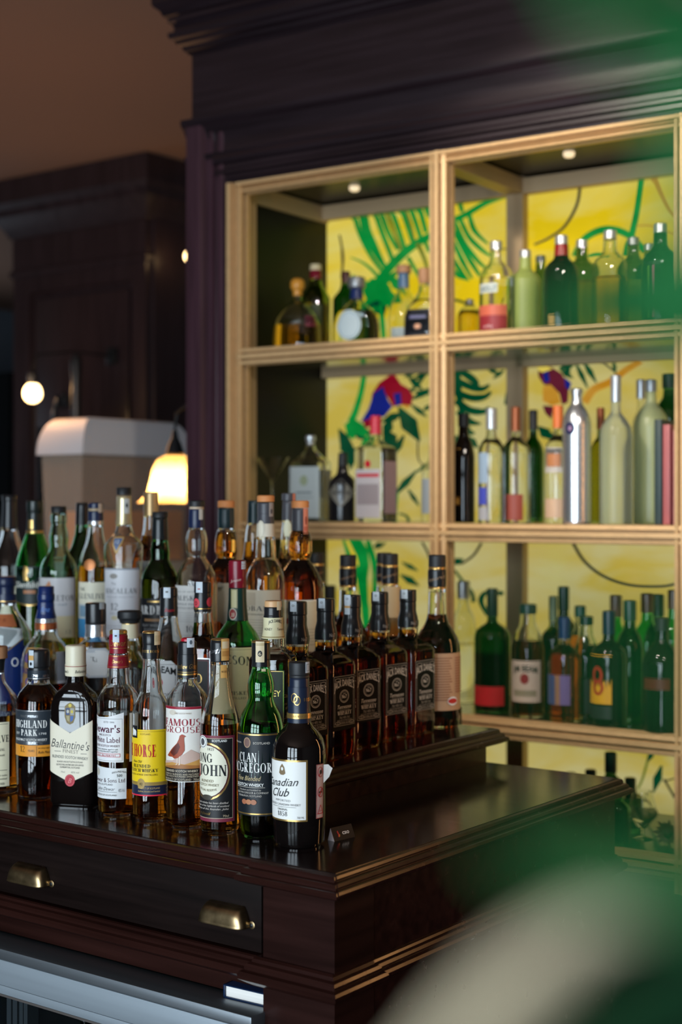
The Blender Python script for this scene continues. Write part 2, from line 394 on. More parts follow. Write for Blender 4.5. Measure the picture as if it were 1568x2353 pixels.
# ------------------------------------------------------------------ bottles
def pchip(pts):
    """smooth monotone samples through (h, r, q) points; a repeated h makes a hard edge"""
    segs = [[pts[0]]]
    for p in pts[1:]:
        if abs(p[0] - segs[-1][-1][0]) < 1e-6: segs.append([p])
        else: segs[-1].append(p)
    out = []
    for sg in segs:
        n = len(sg)
        if n == 1: out.append(sg[0]); continue
        d = [(sg[i + 1][1] - sg[i][1]) / (sg[i + 1][0] - sg[i][0]) for i in range(n - 1)]
        m = [d[0]] + [0 if d[i - 1] * d[i] <= 0 else 2 * d[i - 1] * d[i] / (d[i - 1] + d[i]) for i in range(1, n - 1)] + [d[-1]]
        out.append(sg[0])
        for i in range(n - 1):
            h0, r0, q0 = sg[i]; h1, r1, q1 = sg[i + 1]; L = h1 - h0
            st = 1 if abs(r1 - r0) < 1e-5 else 6
            for j in range(1, st + 1):
                t = j / st
                r = (2 * t**3 - 3 * t**2 + 1) * r0 + (t**3 - 2 * t**2 + t) * L * m[i] + (-2 * t**3 + 3 * t**2) * r1 + (t**3 - t**2) * L * m[i + 1]
                out.append((h0 + L * t, r, q0 + (q1 - q0) * (3 * t * t - 2 * t**3)))
    return out

class Bottle:
    def __init__(s, name, label, cx, pos, prof, face=0, N=2, asp=1.0, seg=40, cat='bottle', group=None, glass=None, liquid=None, wall=0.0026, base_r=None, hollow=True, foot=True):
        """cx: picture column of the axis, pos: base point in the room; prof rows are (picture row, radius in px[, squareness]) top to bottom"""
        s.pos = Vector(pos); s.d = depth_of(s.pos); s.k = s.d / F; s.z = s.pos.z; s.ybase = PY + (CAMZ - s.z) / s.k
        s.face = face; s.N = N; s.asp = asp; s.seg = seg
        s.cam = math.atan2(-s.pos.y, -s.pos.x); s.th0 = s.cam - R(face)
        s.root = thing(name, label, cat, s.pos, 0, group)
        pts = []
        for p in prof: pts.append(((s.ybase - p[0]) * s.k, p[1] * s.k, p[2] if len(p) > 2 else (0.0 if N == 2 else None)))
        if N != 2:
            rb = max(p[1] for p in pts); pts = [(h, r, (1.0 if r > rb * 0.9 else (0.0 if r < rb * 0.55 else (r / rb - 0.55) / 0.35)) if q is None else q) for h, r, q in pts]
        r, q = pts[-1][1], pts[-1][2]; br = (base_r * s.k if base_r else r)
        pts = [p for p in pts if p[0] > 0.006]
        pts += [(0.005, br, q), (0.0018, br * 0.985, q), (0.0, br * 0.94, q)] if foot else [(0.0, br, q)]
        s.pts = pchip(sorted(pts, key=lambda t: -t[0]) if False else pts)       # top to bottom
        if glass: s.make_glass(glass, liquid, wall, hollow)
    # --- surface
    def rq(s, h):
        P = s.pts
        if h >= P[0][0]: return P[0][1], P[0][2]
        for a, b in zip(P, P[1:]):
            if b[0] <= h <= a[0]:
                t = 0 if a[0] == b[0] else (a[0] - h) / (a[0] - b[0]); return a[1] + (b[1] - a[1]) * t, a[2] + (b[2] - a[2]) * t
        return P[-1][1], P[-1][2]
    def sect(s, a, r, q, off=0.0):
        """point on the section at local angle a (front is -90 deg), before turning to the facing direction"""
        r = r + off
        n = 2 + (s.N - 2) * q; b = r * (1 + (s.asp - 1) * q) if s.asp != 1 else r
        ca, sa = math.cos(a), math.sin(a)
        if n == 2 and b == r: return r * ca, r * sa
        rho = (abs(ca / r) ** n + abs(sa / b) ** n) ** (-1 / n)
        return rho * ca, rho * sa
    def turn(s, x, y):
        t = s.th0 + math.pi / 2; c, sn = math.cos(t), math.sin(t); return x * c - y * sn, x * sn + y * c
    def ring(s, h, off):
        r, q = s.rq(h); return s.ring_rq(h, r, q, off)
    def ring_rq(s, h, r, q, off):
        o = []; r = max(r, 0.0012 - off)
        for j in range(s.seg):
            x, y = s.turn(*s.sect(2 * math.pi * j / s.seg, r, q, off)); o.append((x, y, h))
        return o
    def shell(s, rings):
        """rings of equal length joined and closed with fans at both ends"""
        n = s.seg; v = [p for r in rings for p in r]; f = []
        for i in range(len(rings) - 1):
            for j in range(n):
                k = (j + 1) % n; f.append((i * n + j, (i + 1) * n + j, (i + 1) * n + k, i * n + k))
        f.append(tuple(range(n))); m = (len(rings) - 1) * n; f.append(tuple(m + j for j in range(n))[::-1])
        return v, f
    def make_glass(s, gm, liquid, wall, hollow):
        rings = [s.ring_rq(h, r, q, 0) for h, r, q in s.pts]
        v, f = s.shell(rings)
        if hollow and (not liquid or liquid[1] is not None):
            lv = 0.012 if not liquid else max(0.012, (s.ybase - liquid[1]) * s.k)
            up = [p for p in s.pts if p[0] > lv + 0.001 and p[0] < s.pts[0][0] - 0.004]
            if up:
                r, q = s.rq(lv); up = up + [(lv, r, q)]
                inn = [s.ring_rq(h, r, q, -wall) for h, r, q in up]
                v2, f2 = s.shell(inn); n = len(v); v += v2; f += [tuple(i + n for i in q)[::-1] for q in f2]
        s.glass = mesh_obj('glass_body', v, f, gm, s.root, 40)
        if liquid:
            lv = s.pts[0][0] - 0.006 if liquid[1] is None else (s.ybase - liquid[1]) * s.k
            r, q = s.rq(lv); P = [(lv - 0.0004, r, q)] + [p for p in s.pts if 0.006 < p[0] < lv - 0.001]
            rb, qb = s.rq(0.006); P.append((0.006, rb, qb))
            v, f = s.shell([s.ring_rq(h, r, q, -wall * 0.7) for h, r, q in P])
            mesh_obj('liquid', v, f, liquid[0], s.root, 40)
    # --- turned closures: rows (picture row, radius px) top to bottom
    def cap(s, m, rows, name='cap', knurl=0):
        pts = pchip([((s.ybase - y) * s.k, r * s.k, 0.0) for y, r in rows])
        v = []; n = 48 if knurl else 32
        h0, r0, _ = pts[0]; b = min(0.0012, r0 * 0.12)
        pts = [(h0, r0 - b, 0), (h0 - b, r0, 0)] + [p for p in pts[1:] if p[0] < h0 - b]
        for i, (h, r, _) in enumerate(pts):
            for j in range(n):
                rr = r - (0.0005 if (knurl and j % 2 and h > pts[-1][0] + 0.003 and i > 0) else 0)
                a = 2 * math.pi * j / n; v.append((rr * math.cos(a), rr * math.sin(a), h))
        f = [(i * n + j, (i + 1) * n + j, (i + 1) * n + (j + 1) % n, i * n + (j + 1) % n) for i in range(len(pts) - 1) for j in range(n)]
        f += [tuple(range(n)), tuple((len(pts) - 1) * n + j for j in range(n))[::-1]]
        return mesh_obj(name, v, f, m, s.root, 50)
    # --- labels: x in px along the surface from the label's centre, y in picture rows
    def label(s, m, x0=None, x1=None, y0=None, y1=None, face=None, items=(), poly=None, rad=None, name='label', step=5, stepy=None, text_name='lettering', off=0.0004, lift=None):
        k = s.k; fa = s.face if face is None else face; dth = R(s.face - fa)
        ym = (min(p[1] for p in poly) + max(p[1] for p in poly)) / 2 if poly else (y0 + y1) / 2
        def hh(y, r): return CAMZ - s.z - (y - PY) / F * (s.d - r * math.cos(R(fa)))
        r_guess = s.rq((s.ybase - ym) * k)[0] if rad is None else rad * k
        hm = hh(ym, r_guess); rm, qm = s.rq(hm) if rad is None else (rad * k, 0.0)
        tab = None
        if qm > 0.02 and rad is None:                       # arc length table for squared sections
            tab = [(0.0, -math.pi / 2 + dth)]; a = tab[0][1]
            px_, py_ = s.sect(a, rm, qm); L = 0
            for sgn in (1, -1):
                pa, pb = s.sect(tab[0][1] if sgn == 1 else -math.pi / 2 + dth, rm, qm); L = 0; aa = -math.pi / 2 + dth
                lst = []
                for i in range(240):
                    aa += sgn * R(0.75); xa, ya = s.sect(aa, rm, qm); L += math.hypot(xa - pa, ya - pb); pa, pb = xa, ya; lst.append((sgn * L, aa))
                tab = (lst[::-1] + tab) if sgn == -1 else (tab + lst)
        def ang(sx):
            if tab is None: return -math.pi / 2 + dth + sx / rm
            lo, hi = 0, len(tab) - 1
            while hi - lo > 1:
                mid = (lo + hi) // 2
                if tab[mid][0] <= sx: lo = mid
                else: hi = mid
            t = (sx - tab[lo][0]) / max(1e-9, tab[hi][0] - tab[lo][0]); return tab[lo][1] + (tab[hi][1] - tab[lo][1]) * t
        def put(x, y, o):
            h = hh(y, rm); r, q = s.rq(h) if rad is None else (rad * k, 0.0)
            X, Y = s.turn(*s.sect(ang(x * k), r, q, o)); return (X, Y, h)
        if poly is None: poly = [(x0, y1), (x1, y1), (x1, y0), (x0, y0)]
        v, f = cut_grid(poly, [tuple(range(len(poly)))], step, stepy)
        V = [put(x, y, off) for x, y in v]
        # a label has thickness: a second skin just under it
        n = len(V); V2 = V + [put(x, y, off - 0.0003) for x, y in v]
        lab = mesh_obj(name, V2, f + [tuple(i + n for i in q)[::-1] for q in f], m, s.root, 60)
        if items:
            VV = []; FF = []; MI = []; mats = []
            for i, it in enumerate(items):
                iv, if_, im = item_mesh(it)
                if not iv: continue
                iv, if_ = cut_grid(iv, if_, step, stepy)
                if im not in mats: mats.append(im)
                n = len(VV); VV += [put(x, y, off + 0.00022 + 0.00007 * i) for x, y in iv]
                FF += [tuple(q + n for q in g) for g in if_]; MI += [mats.index(im)] * len(if_)
            mesh_obj(text_name, VV, FF, mats, lab, 60, MI)
        return lab
    def strip(s, m, rad, x0, x1, y0, y1, face=0, items=()):
        """duty stamp pasted over a closure"""
        return s.label(m, x0, x1, y0, y1, face=face, rad=rad, name='tax_strip', items=items, off=0.0006, step=4)
# ------------------------------------------------------------------ the room
WALLP = mat('painted_wall', (0.16, 0.135, 0.12), rough=0.8, bump=(60, 0.1))
WALLB = mat('blue_grey_wall', (0.10, 0.12, 0.15), rough=0.8, bump=(60, 0.1))
CEIL = mat('ceiling_paint', (0.30, 0.17, 0.115), rough=0.85, bump=(30, 0.1))
FLOOR = mat('dark_floor', (0.035, 0.026, 0.022), rough=0.4, grain=((2, 14, 2), 0.4))
XL, XR, YB, ZC = -8.6, 3.0, 8.2, 2.92
def struct(name, mb, m):
    return tag(mb.build(name, m, None, 0), kind='structure')
struct('floor', MB().box(XL, XR, WY, YB, -0.1, 0), FLOOR)
struct('ceiling', MB().box(XL, XR, WY, YB, ZC, ZC + 0.1), CEIL)
struct('wall_right', MB().box(XR, XR + 0.1, WY, YB, 0, ZC), WALLP)
struct('wall_left', MB().box(XL - 0.1, XL, WY, YB, 0, ZC), WALLB)
struct('wall_back', MB().box(XL, XR, YB, YB + 0.1, 0, ZC), WALLB)
wf = MB()                                             # the wall behind the camera, with three tall openings
edges = [XL] + [e for wx, ww in WINS for e in (wx - ww / 2, wx + ww / 2)] + [XR]
for i in range(0, len(edges), 2): wf.box(edges[i], edges[i + 1], WY - 0.1, WY, 0, ZC)
for wx, ww in WINS: wf.box(wx - ww / 2, wx + ww / 2, WY - 0.1, WY, 2.55, ZC); wf.box(wx - ww / 2, wx + ww / 2, WY - 0.1, WY, 0, 0.05)
struct('wall_front', wf, WALLP)
WF = mat('dark_window_frame', (0.02, 0.02, 0.022), rough=0.4)
for i, (wx, ww) in enumerate(WINS):
    b = MB(); x0, x1 = wx - ww / 2, wx + ww / 2
    for xa in (x0, wx - 0.03, x1 - 0.06): b.box(xa, xa + 0.06, WY - 0.07, WY - 0.02, 0.05, 2.55)
    for z in (0.05, 0.62, 1.2, 1.78, 2.49): b.box(x0, x1, WY - 0.07, WY - 0.02, z, z + 0.06)
    tag(b.build('window_%d' % (i + 1), WF, None, 0), kind='structure')

# ------------------------------------------------------------------ back bar cabinet: local u to the right, v into the cabinet, z up
CT = R(2.55)
CU = Vector((math.cos(CT), math.sin(CT), 0)); CV = Vector((-math.sin(CT), math.cos(CT), 0))
CP = at_d(1003, PY, 3.55); CC = CP.dot(CV)
def cab_pt(px, py=PY, v=0.0):
    r = ray(px, py); d = (CC + v - Vector((0, 0, CAMZ)).dot(CV)) / r.dot(CV); return Vector((0, 0, CAMZ)) + r * d
CO = cab_pt(527); CO.z = 0                            # origin: outer left edge of the gilt frame, at the floor
def uz(px, py, v=0.0):
    p = cab_pt(px, py, v) - CO; return p.dot(CU), p.z
cab = thing('back_bar_cabinet', 'tall dark wood back bar with gilt shelf frames and yellow stained glass', 'cabinet', CO, CT)
U = lambda px: uz(px, PY)[0]
uL, uLi, uM0, uM1, uR0 = 0.0, U(559), U(991), U(1031), U(1553)
colw = uM1 - uM0; cell = uR0 - uM1; uR1 = uR0 + colw; uEnd = uR1 + cell + 0.05
zk = 3.55 / F; Zy = lambda y: CAMZ + (PY - y) * zk      # picture rows at column 1003
zT1, zT0 = Zy(350), Zy(378)
SH = [(Zy(768), Zy(810)), (Zy(1202), Zy(1244)), (Zy(1638), Zy(1682)), (0.70, 0.655)]   # shelf edges (top, bottom)
DEP = 0.42
ROWS = [(zT0, SH[0][0]), (SH[0][1], SH[1][0]), (SH[1][1], SH[2][0]), (SH[2][1], SH[3][0])]   # openings (top, bottom)
COLS = [(uLi, uM0), (uM1, uR0), (uR1, uEnd - 0.05)]
def moulded(bar_w):
    """front relief of a gilt bar across its width, (0..w, proud)"""
    a = [(0, 0), (0.00, .010), (.05, .016), (.34, .018), (.36, .014), (.365, -.010), (.455, -.010), (.46, .010), (.58, .014), (.60, .010), (.605, -.008), (.685, -.008), (.69, .008), (.94, .012), (1, .004), (1, 0)]
    return [(x * bar_w, p) for x, p in a]
def gilt_v(u0, u1, z0, z1, flip=False, prof=None, y0=0.0):
    """upright bar"""
    pr = prof or moulded(u1 - u0); b = MB(); v = []
    for z in (z0, z1): v += [((u1 - x) if flip else (u0 + x), y0 - p, z) for x, p in pr]
    n = len(pr); f = [(i, i + 1, n + i + 1, n + i) for i in range(n - 1)] + [tuple(range(n))[::-1], tuple(range(n, 2 * n))]
    v += []; return b.add(v, f).box(u0, u1, y0 + 0.014, y0 + 0.03, z0, z1)
def gilt_h(u0, u1, z0, z1, flip=False, prof=None, y0=0.0):
    pr = prof or moulded(z1 - z0); b = MB(); v = []
    for u in (u0, u1): v += [(u, y0 - p, (z1 - x) if flip else (z0 + x)) for x, p in pr]
    n = len(pr); f = [(i, i + 1, n + i + 1, n + i) for i in range(n - 1)] + [tuple(range(n))[::-1], tuple(range(n, 2 * n))]
    return b.add(v, f).box(u0, u1, y0 + 0.014, y0 + 0.03, z0, z1)
zB = 0.63
gilt_v(uL, uLi, zB, zT1).build('frame_stile', GOLD, cab)
def sym(wd): return [(x * wd, p) for x, p in ((0, 0), (0, .004), (.04, .011), (.22, .013), (.24, .010), (.245, -.012), (.345, -.012), (.35, .012), (.37, .017), (.60, .017), (.62, .012), (.625, -.012), (.735, -.012), (.74, .010), (.76, .013), (.96, .011), (1, .004), (1, 0))]
for ua, ub in ((uM0, uM1), (uR0, uR1)): gilt_v(ua, ub, zB, zT1, prof=sym(ub - ua)).build('mullion', GOLD, cab)
gilt_h(uLi - 0.012, uEnd, zT0, zT1, flip=True).build('frame_rail', GOLD, cab)
for (a, b_) in SH: gilt_h(uLi - 0.01, uEnd, b_, a, prof=[(x, p * 0.93) for x, p in sym(a - b_)]).build('frame_rail', GOLD, cab)
# shelf boards, dark glossy, and the gilt lattice at the back
SHELF = mat('glossy_shelf_board', (0.022, 0.016, 0.008), rough=0.12, coat=0.3)
INNER = mat('cabinet_inside', (0.006, 0.007, 0.005), rough=0.35, spec=0.2)
BGOLD = mat('gilt_back_frame', (0.46, 0.32, 0.18), rough=0.5, metal=0.25)
for (a, b_) in SH: MB().box(uL + 0.01, uEnd, 0.02, DEP + 0.02, b_ + 0.012, a - 0.001).build('shelf', SHELF, cab)
MB().box(uL + 0.01, uEnd, 0.03, DEP + 0.02, zT0 + 0.04, zT0 + 0.06).build('top_board', mat('dark_top_board', (0.012, 0.010, 0.005), rough=0.35, spec=0.25), cab)
MB().box(uL + 0.002, uL + 0.022, 0.03, DEP + 0.03, zB, zT1 + 0.04).build('side_panel', INNER, cab)
MB().box(uL + 0.022, uL + 0.034, 0.03, 0.075, zB, zT0 + 0.03).build('inner_post', BGOLD, cab)
MB().box(uL + 0.022, uL + 0.030, 0.075, DEP, zT0 - 0.012, zT0 + 0.035).build('side_beam', BGOLD, cab)
for ua, ub in ((uM0, uM1), (uR0, uR1)):
    MB().box(ua, ub, DEP - 0.03, DEP, zB, zT0 + 0.04).build('back_mullion', BGOLD, cab)
    MB().box(ua, ub, 0.03, DEP - 0.03, zT0 - 0.005, zT0 + 0.035).build('depth_beam', BGOLD, cab)
for (t, bt) in ROWS:
    for (ua, ub) in COLS: MB().box(ua - 0.02, ub, DEP - 0.03, DEP, t - 0.006, t + 0.034).build('back_rail', BGOLD, cab)
# outer dark casing, frieze and cornice
dk = 0.003
def casing_prof(wd):
    return [(0, 0), (0, .030), (.36 * wd, .030), (.40 * wd, .022), (.44 * wd, .012), (.52 * wd, .012), (.54 * wd, .017), (.60 * wd, .017), (.62 * wd, .006), (.70 * wd, .006), (.72 * wd, .014), (.80 * wd, .016), (.86 * wd, .014), (.865 * wd, -.012), (wd, -.012), (wd, 0)]
uO = U(438)
zLedge = CAMZ + (PY - 280) * depth_of(cab_pt(436)) / F; zFr = CAMZ + (PY - 122) * depth_of(cab_pt(436)) / F
gilt_v(uO, uL, 0.0, zLedge, prof=casing_prof(uL - uO), y0=0.012).build('casing_stile', CABV, cab)
gh = zLedge - zT1
gilt_h(uL - 0.045, uEnd, zT1, zT1 + gh * .42, flip=True, prof=[(x * gh * .42 / 0.1, p) for x, p in ((0, 0), (0, .026), (.012, .030), (.026, .026), (.03, .014), (.045, .014), (.052, .020), (.062, .020), (.066, .008), (.078, .008), (.082, .002), (.1, 0))], y0=0.012).build('casing_rail', CABW, cab)
cp = MB(); zc0 = zT1 + gh * .40                       # cove and ledge over the casing
cp.ring_sweep(uO, uEnd + 0.3, 0.012 - 0.0, DEP + 0.06, [(0.0, zc0), (0.018, zc0), (0.020, zc0 + gh * .08), (0.012, zc0 + gh * .10), (0.010, zc0 + gh * .22), (0.013, zc0 + gh * .34), (0.022, zc0 + gh * .46), (0.032, zc0 + gh * .50), (0.036, zc0 + gh * .54), (0.036, zc0 + gh * .60), (0.0, zc0 + gh * .62)])
# keep the return on the left small
cp.v = [Vector((max(p.x, uO - 0.016), p.y, p.z)) for p in cp.v]
cp.build('ledge_moulding', CABW, cab)
MB().box(uO + 0.002, uEnd + 0.3, 0.004, DEP + 0.06, zLedge - 0.02, zFr + 0.2).build('frieze', CABW, cab)
ch = (zFr - zLedge)
crn = [(0, 0), (0.006, 0), (0.010, 0.006), (0.016, 0.010), (0.020, 0.020), (0.030, 0.026), (0.034, 0.036), (0.044, 0.040), (0.047, 0.050), (0.047, 0.056), (0.036, 0.058), (0.034, 0.070), (0.040, 0.080), (0.047, 0.084), (0.047, 0.094), (0.056, 0.100), (0.062, 0.114), (0.074, 0.124), (0.078, 0.130), (0.078, 0.150), (0.086, 0.156), (0.098, 0.18), (0.10, 0.20), (0, 0.2)]
MB().ring_sweep(uO + 0.002, uEnd + 0.3, 0.004, DEP + 0.06, [(p, zFr - 0.006 + z) for p, z in crn]).build('cornice', CABW, cab)
MB().box(uO + 0.004, uEnd + 0.3, DEP + 0.03, DEP + 0.06, 0, zFr).build('back_board', CABW, cab)
MB().box(uO + 0.01, uEnd + 0.3, 0.012, DEP + 0.03, 0, zB).build('plinth', CABW, cab)
for uu, vv in ((uz(815, 452, 0.25)[0], 0.25), (uz(1300, 340, 0.2)[0], 0.22)):
    MB().lathe([(0.010, 0), (0.014, 0.004), (0.014, 0.012)], (uu, vv, zT0 + 0.028), 20).build('downlight', mat('downlight_lens', (0.9, 0.8, 0.6), emit=(1, 0.75, 0.45), es=0.9), cab)

# ------------------------------------------------------------------ stained glass behind the shelves: each pane a piece of its own
YEL = glow_mat('yellow_stained_glass', srgb((222, 190, 20)), srgb((222, 206, 112)), 0.80, 3.0, (1, 1, 3))
YELP = glow_mat('pale_yellow_stained_glass', srgb((200, 176, 72)), srgb((204, 194, 132)), 0.74, 4.0, (1, 1, 2.5))
GRN = glow_mat('green_stained_glass', srgb((0, 134, 52)), srgb((16, 156, 66)), 0.66)
GRND = glow_mat('deep_green_stained_glass', srgb((0, 74, 44)), srgb((10, 92, 56)), 0.5)
GRNY = glow_mat('leaf_yellow_green_glass', srgb((110, 130, 30)), srgb((140, 150, 60)), 0.5)
REDG = glow_mat('red_stained_glass', srgb((140, 10, 34)), srgb((160, 20, 44)), 0.6)
BLUG = glow_mat('blue_stained_glass', srgb((20, 30, 120)), srgb((24, 40, 140)), 0.6)
MARG = glow_mat('maroon_stained_glass', srgb((96, 26, 44)), srgb((110, 36, 54)), 0.6)
ORAG = glow_mat('orange_stained_glass', srgb((206, 140, 30)), srgb((216, 160, 60)), 0.6)
LEAD = mat('lead_came', (0.05, 0.05, 0.04), rough=0.5, metal=0.3)
VB = DEP + 0.004
panels = {}
for ri, (t, bt) in enumerate(ROWS):
    for ci, (ua, ub) in enumerate(COLS):
        o = MB().box(ua - 0.024, ub + 0.024, VB, VB + 0.02, bt - 0.03, t - 0.005).build('glass_panel', YEL if ri == 0 else YELP, cab, 0)
        panels[(ri, ci)] = o
_pn = [0]
def pane(ri, ci, pts, m, name='pane'):
    """pts: picture outline carried to the glass plane; clipped to the panel by its own extent"""
    t, bt = ROWS[ri]; _pn[0] += 1
    um = uz(sum(p[0] for p in pts) / len(pts), PY, VB)[0]; ci = 0 if um < (uM0 + uM1) / 2 else (1 if um < (uR0 + uR1) / 2 else 2)
    ua, ub = COLS[ci]; q = []
    for px, py in pts:
        u, z = uz(px, py, VB); q.append((min(max(u, ua - 0.022), ub + 0.022), z if False else min(max(z, bt - 0.02), t - 0.006)))
    bm = bmesh.new(); vs = [bm.verts.new((u, VB - 0.004 - 0.0004 * (_pn[0] % 9), z)) for u, z in q]
    try: fc = bm.faces.new(vs)
    except ValueError: bm.free(); return
    bmesh.ops.triangulate(bm, faces=[fc]); r = bmesh.ops.extrude_face_region(bm, geom=bm.faces[:])
    for g in r['geom']:
        if isinstance(g, bmesh.types.BMVert): g.co.y = VB + 0.001
    b = MB().bm(bm); b.build(name, m, panels[(ri, ci)], 0)
def smooth_line(pts, n=5):
    out = []
    for i in range(len(pts) - 1):
        p0, p1, p2, p3 = pts[max(i - 1, 0)], pts[i], pts[i + 1], pts[min(i + 2, len(pts) - 1)]
        for j in range(n):
            t = j / n
            out.append(tuple(0.5 * (2 * p1[a] + (p2[a] - p0[a]) * t + (2 * p0[a] - 5 * p1[a] + 4 * p2[a] - p3[a]) * t * t + (3 * p1[a] - p0[a] - 3 * p2[a] + p3[a]) * t**3) for a in (0, 1)))
    return out + [pts[-1]]
def strap(ri, ci, pts, w0, w1, m, wm=None, name='pane'):
    """tapering ribbon along a line, widths in px at start, middle, end"""
    L = smooth_line(pts); n = len(L); a = []; b = []
    for i, p in enumerate(L):
        q0 = L[max(i - 1, 0)]; q1 = L[min(i + 1, n - 1)]; dx, dy = q1[0] - q0[0], q1[1] - q0[1]; l = math.hypot(dx, dy) or 1
        t = i / (n - 1); w = (w0 + (w1 - w0) * t) if wm is None else (w0 + (wm - w0) * 2 * t if t < .5 else wm + (w1 - wm) * (2 * t - 1))
        a.append((p[0] - dy / l * w / 2, p[1] + dx / l * w / 2)); b.append((p[0] + dy / l * w / 2, p[1] - dx / l * w / 2))
    pane(ri, ci, a + b[::-1], m, name)
def leaf(ri, ci, x0, y0, x1, y1, w, m): strap(ri, ci, [(x0, y0), ((x0 * 2 + x1) / 3, (y0 * 2 + y1) / 3), ((x0 + 2 * x1) / 3, (y0 + 2 * y1) / 3), (x1, y1)], 2, 1, m, w)
# row 1, left: the fan of a palm
for p in ([(812, 474), (826, 530), (849, 580), (878, 622)], [(858, 470), (877, 528), (897, 580), (906, 606)], [(872, 468), (892, 530), (916, 574)], [(895, 466), (915, 520), (934, 580)], [(920, 464), (936, 512), (950, 556)], [(939, 462), (955, 505), (968, 545)], [(961, 460), (972, 500), (981, 535)], [(982, 458), (990, 500)]):
    strap(0, 0, p, 11, 8, GRN)
strap(0, 0, [(836, 474), (843, 530), (866, 580), (889, 620)], 18, 6, GRN, 22)
strap(0, 0, [(925, 470), (942, 520), (953, 558)], 14, 6, GRNY, 13); strap(0, 0, [(884, 470), (905, 528), (925, 580)], 8, 5, GRNY)
strap(0, 0, [(872, 648), (896, 616), (930, 582), (962, 558), (996, 540)], 20, 15, GRN)
strap(0, 0, [(808, 592), (836, 604), (862, 626), (878, 650)], 2, 8, GRN, 6); strap(0, 0, [(832, 640), (852, 655), (872, 662)], 3, 10, GRN)
strap(0, 0, [(940, 592), (962, 630), (976, 655)], 8, 4, GRN); strap(0, 0, [(962, 560), (976, 592), (984, 618)], 9, 5, GRNY); strap(0, 0, [(978, 552), (988, 580)], 8, 5, GRN)
pane(0, 0, [(838, 655), (856, 640), (880, 640), (896, 656), (905, 680), (890, 704), (868, 712), (848, 696), (836, 672)], GRN)
pane(0, 0, [(846, 700), (870, 690), (890, 706), (884, 726), (862, 720)], GRND); strap(0, 0, [(876, 700), (881, 740), (884, 790)], 10, 8, GRN)
pane(0, 0, [(890, 630), (915, 640), (950, 680), (930, 676), (905, 662)], GRN)
strap(0, 0, [(782, 540), (790, 590), (786, 640)], 2, 2, LEAD, 3)
# row 1, middle
strap(0, 1, [(1040, 508), (1075, 492), (1120, 466), (1175, 446), (1192, 442)], 12, 10, GRN)
strap(0, 1, [(1058, 454), (1064, 488)], 7, 7, GRN)
for p in ([(1060, 505), (1080, 545), (1110, 575), (1132, 590)], [(1048, 512), (1070, 560), (1100, 600), (1122, 618)], [(1044, 530), (1070, 580), (1095, 620), (1105, 636)], [(1044, 556), (1064, 600), (1086, 640)], [(1040, 590), (1058, 620), (1078, 645)], [(1042, 620), (1056, 634), (1072, 642)], [(1080, 492), (1092, 530), (1122, 560)]):
    strap(0, 1, p, 8, 4, GRN, 11)
strap(0, 1, [(1040, 688), (1065, 694), (1082, 704)], 6, 5, GRND); strap(0, 1, [(1150, 572), (1190, 574)], 2, 2, LEAD)
strap(0, 1, [(1335, 424), (1328, 470), (1300, 520), (1262, 548), (1230, 562)], 5, 3, LEAD)
strap(0, 1, [(1478, 404), (1472, 450), (1464, 500), (1452, 552)], 11, 12, GRN); strap(0, 1, [(1322, 590), (1342, 552), (1380, 530), (1420, 530), (1456, 548), (1485, 580)], 12, 14, GRN, 17)
strap(0, 1, [(1503, 398), (1520, 440), (1540, 480), (1556, 500)], 12, 5, ORAG); strap(0, 1, [(1466, 520), (1500, 520), (1555, 540)], 3, 4, ORAG)
strap(0, 1, [(1440, 590), (1446, 560), (1458, 548)], 12, 10, GRN); strap(0, 1, [(1355, 590), (1375, 586), (1400, 590)], 5, 10, GRN)
# row 2, left: the red parrot
strap(1, 0, [(840, 852), (832, 900), (818, 948), (808, 970)], 9, 14, GRN)
pane(1, 0, [(855, 933), (858, 905), (874, 880), (898, 862), (909, 858), (922, 882), (940, 892), (950, 908), (946, 932), (930, 930), (906, 934), (896, 916), (886, 892), (872, 900), (862, 920)], REDG)
pane(1, 0, [(862, 903), (884, 888), (892, 918), (903, 934), (884, 958), (860, 960), (832, 970), (850, 940)], BLUG)
pane(1, 0, [(908, 905), (924, 902), (926, 928), (912, 934)], BLUG); pane(1, 0, [(924, 912), (936, 910), (944, 926), (938, 940), (926, 930)], ORAG)
pane(1, 0, [(846, 948), (836, 968), (842, 984), (866, 974), (862, 952)], REDG); pane(1, 0, [(858, 934), (872, 934), (870, 944), (860, 944)], ORAG)
leaf(1, 0, 918, 935, 966, 1014, 40, GRND); leaf(1, 0, 878, 970, 930, 948, 20, GRND)
pane(1, 0, [(795, 975), (815, 962), (836, 975), (850, 995), (838, 1005), (822, 998), (812, 1010), (800, 1000)], GRN)
pane(1, 0, [(780, 985), (800, 1000), (815, 1030), (818, 1060), (806, 1072), (792, 1050), (784, 1020)], GRND); leaf(1, 0, 884, 985, 912, 1032, 34, GRND); leaf(1, 0, 850, 1000, 835, 1040, 20, GRN)
leaf(1, 0, 906, 1140, 960, 1080, 17, GRND); leaf(1, 0, 960, 1085, 990, 1060, 8, GRND); strap(1, 0, [(912, 1130), (908, 1170), (906, 1200)], 9, 14, GRN); leaf(1, 0, 940, 1125, 964, 1162, 10, GRND); strap(1, 0, [(920, 1180), (936, 1186), (944, 1204)], 4, 5, GRND)
leaf(1, 0, 932, 866, 958, 852, 14, GRND); strap(1, 0, [(984, 850), (962, 884), (944, 898)], 7, 4, GRND); leaf(1, 0, 950, 918, 992, 892, 16, GRND); leaf(1, 0, 976, 944, 992, 930, 10, GRND); strap(1, 0, [(948, 900), (976, 860)], 5, 5, GRND)
strap(1, 0, [(962, 1010), (964, 1058), (990, 1076)], 2, 2, LEAD); leaf(1, 0, 790, 1050, 800, 1140, 16, GRND)
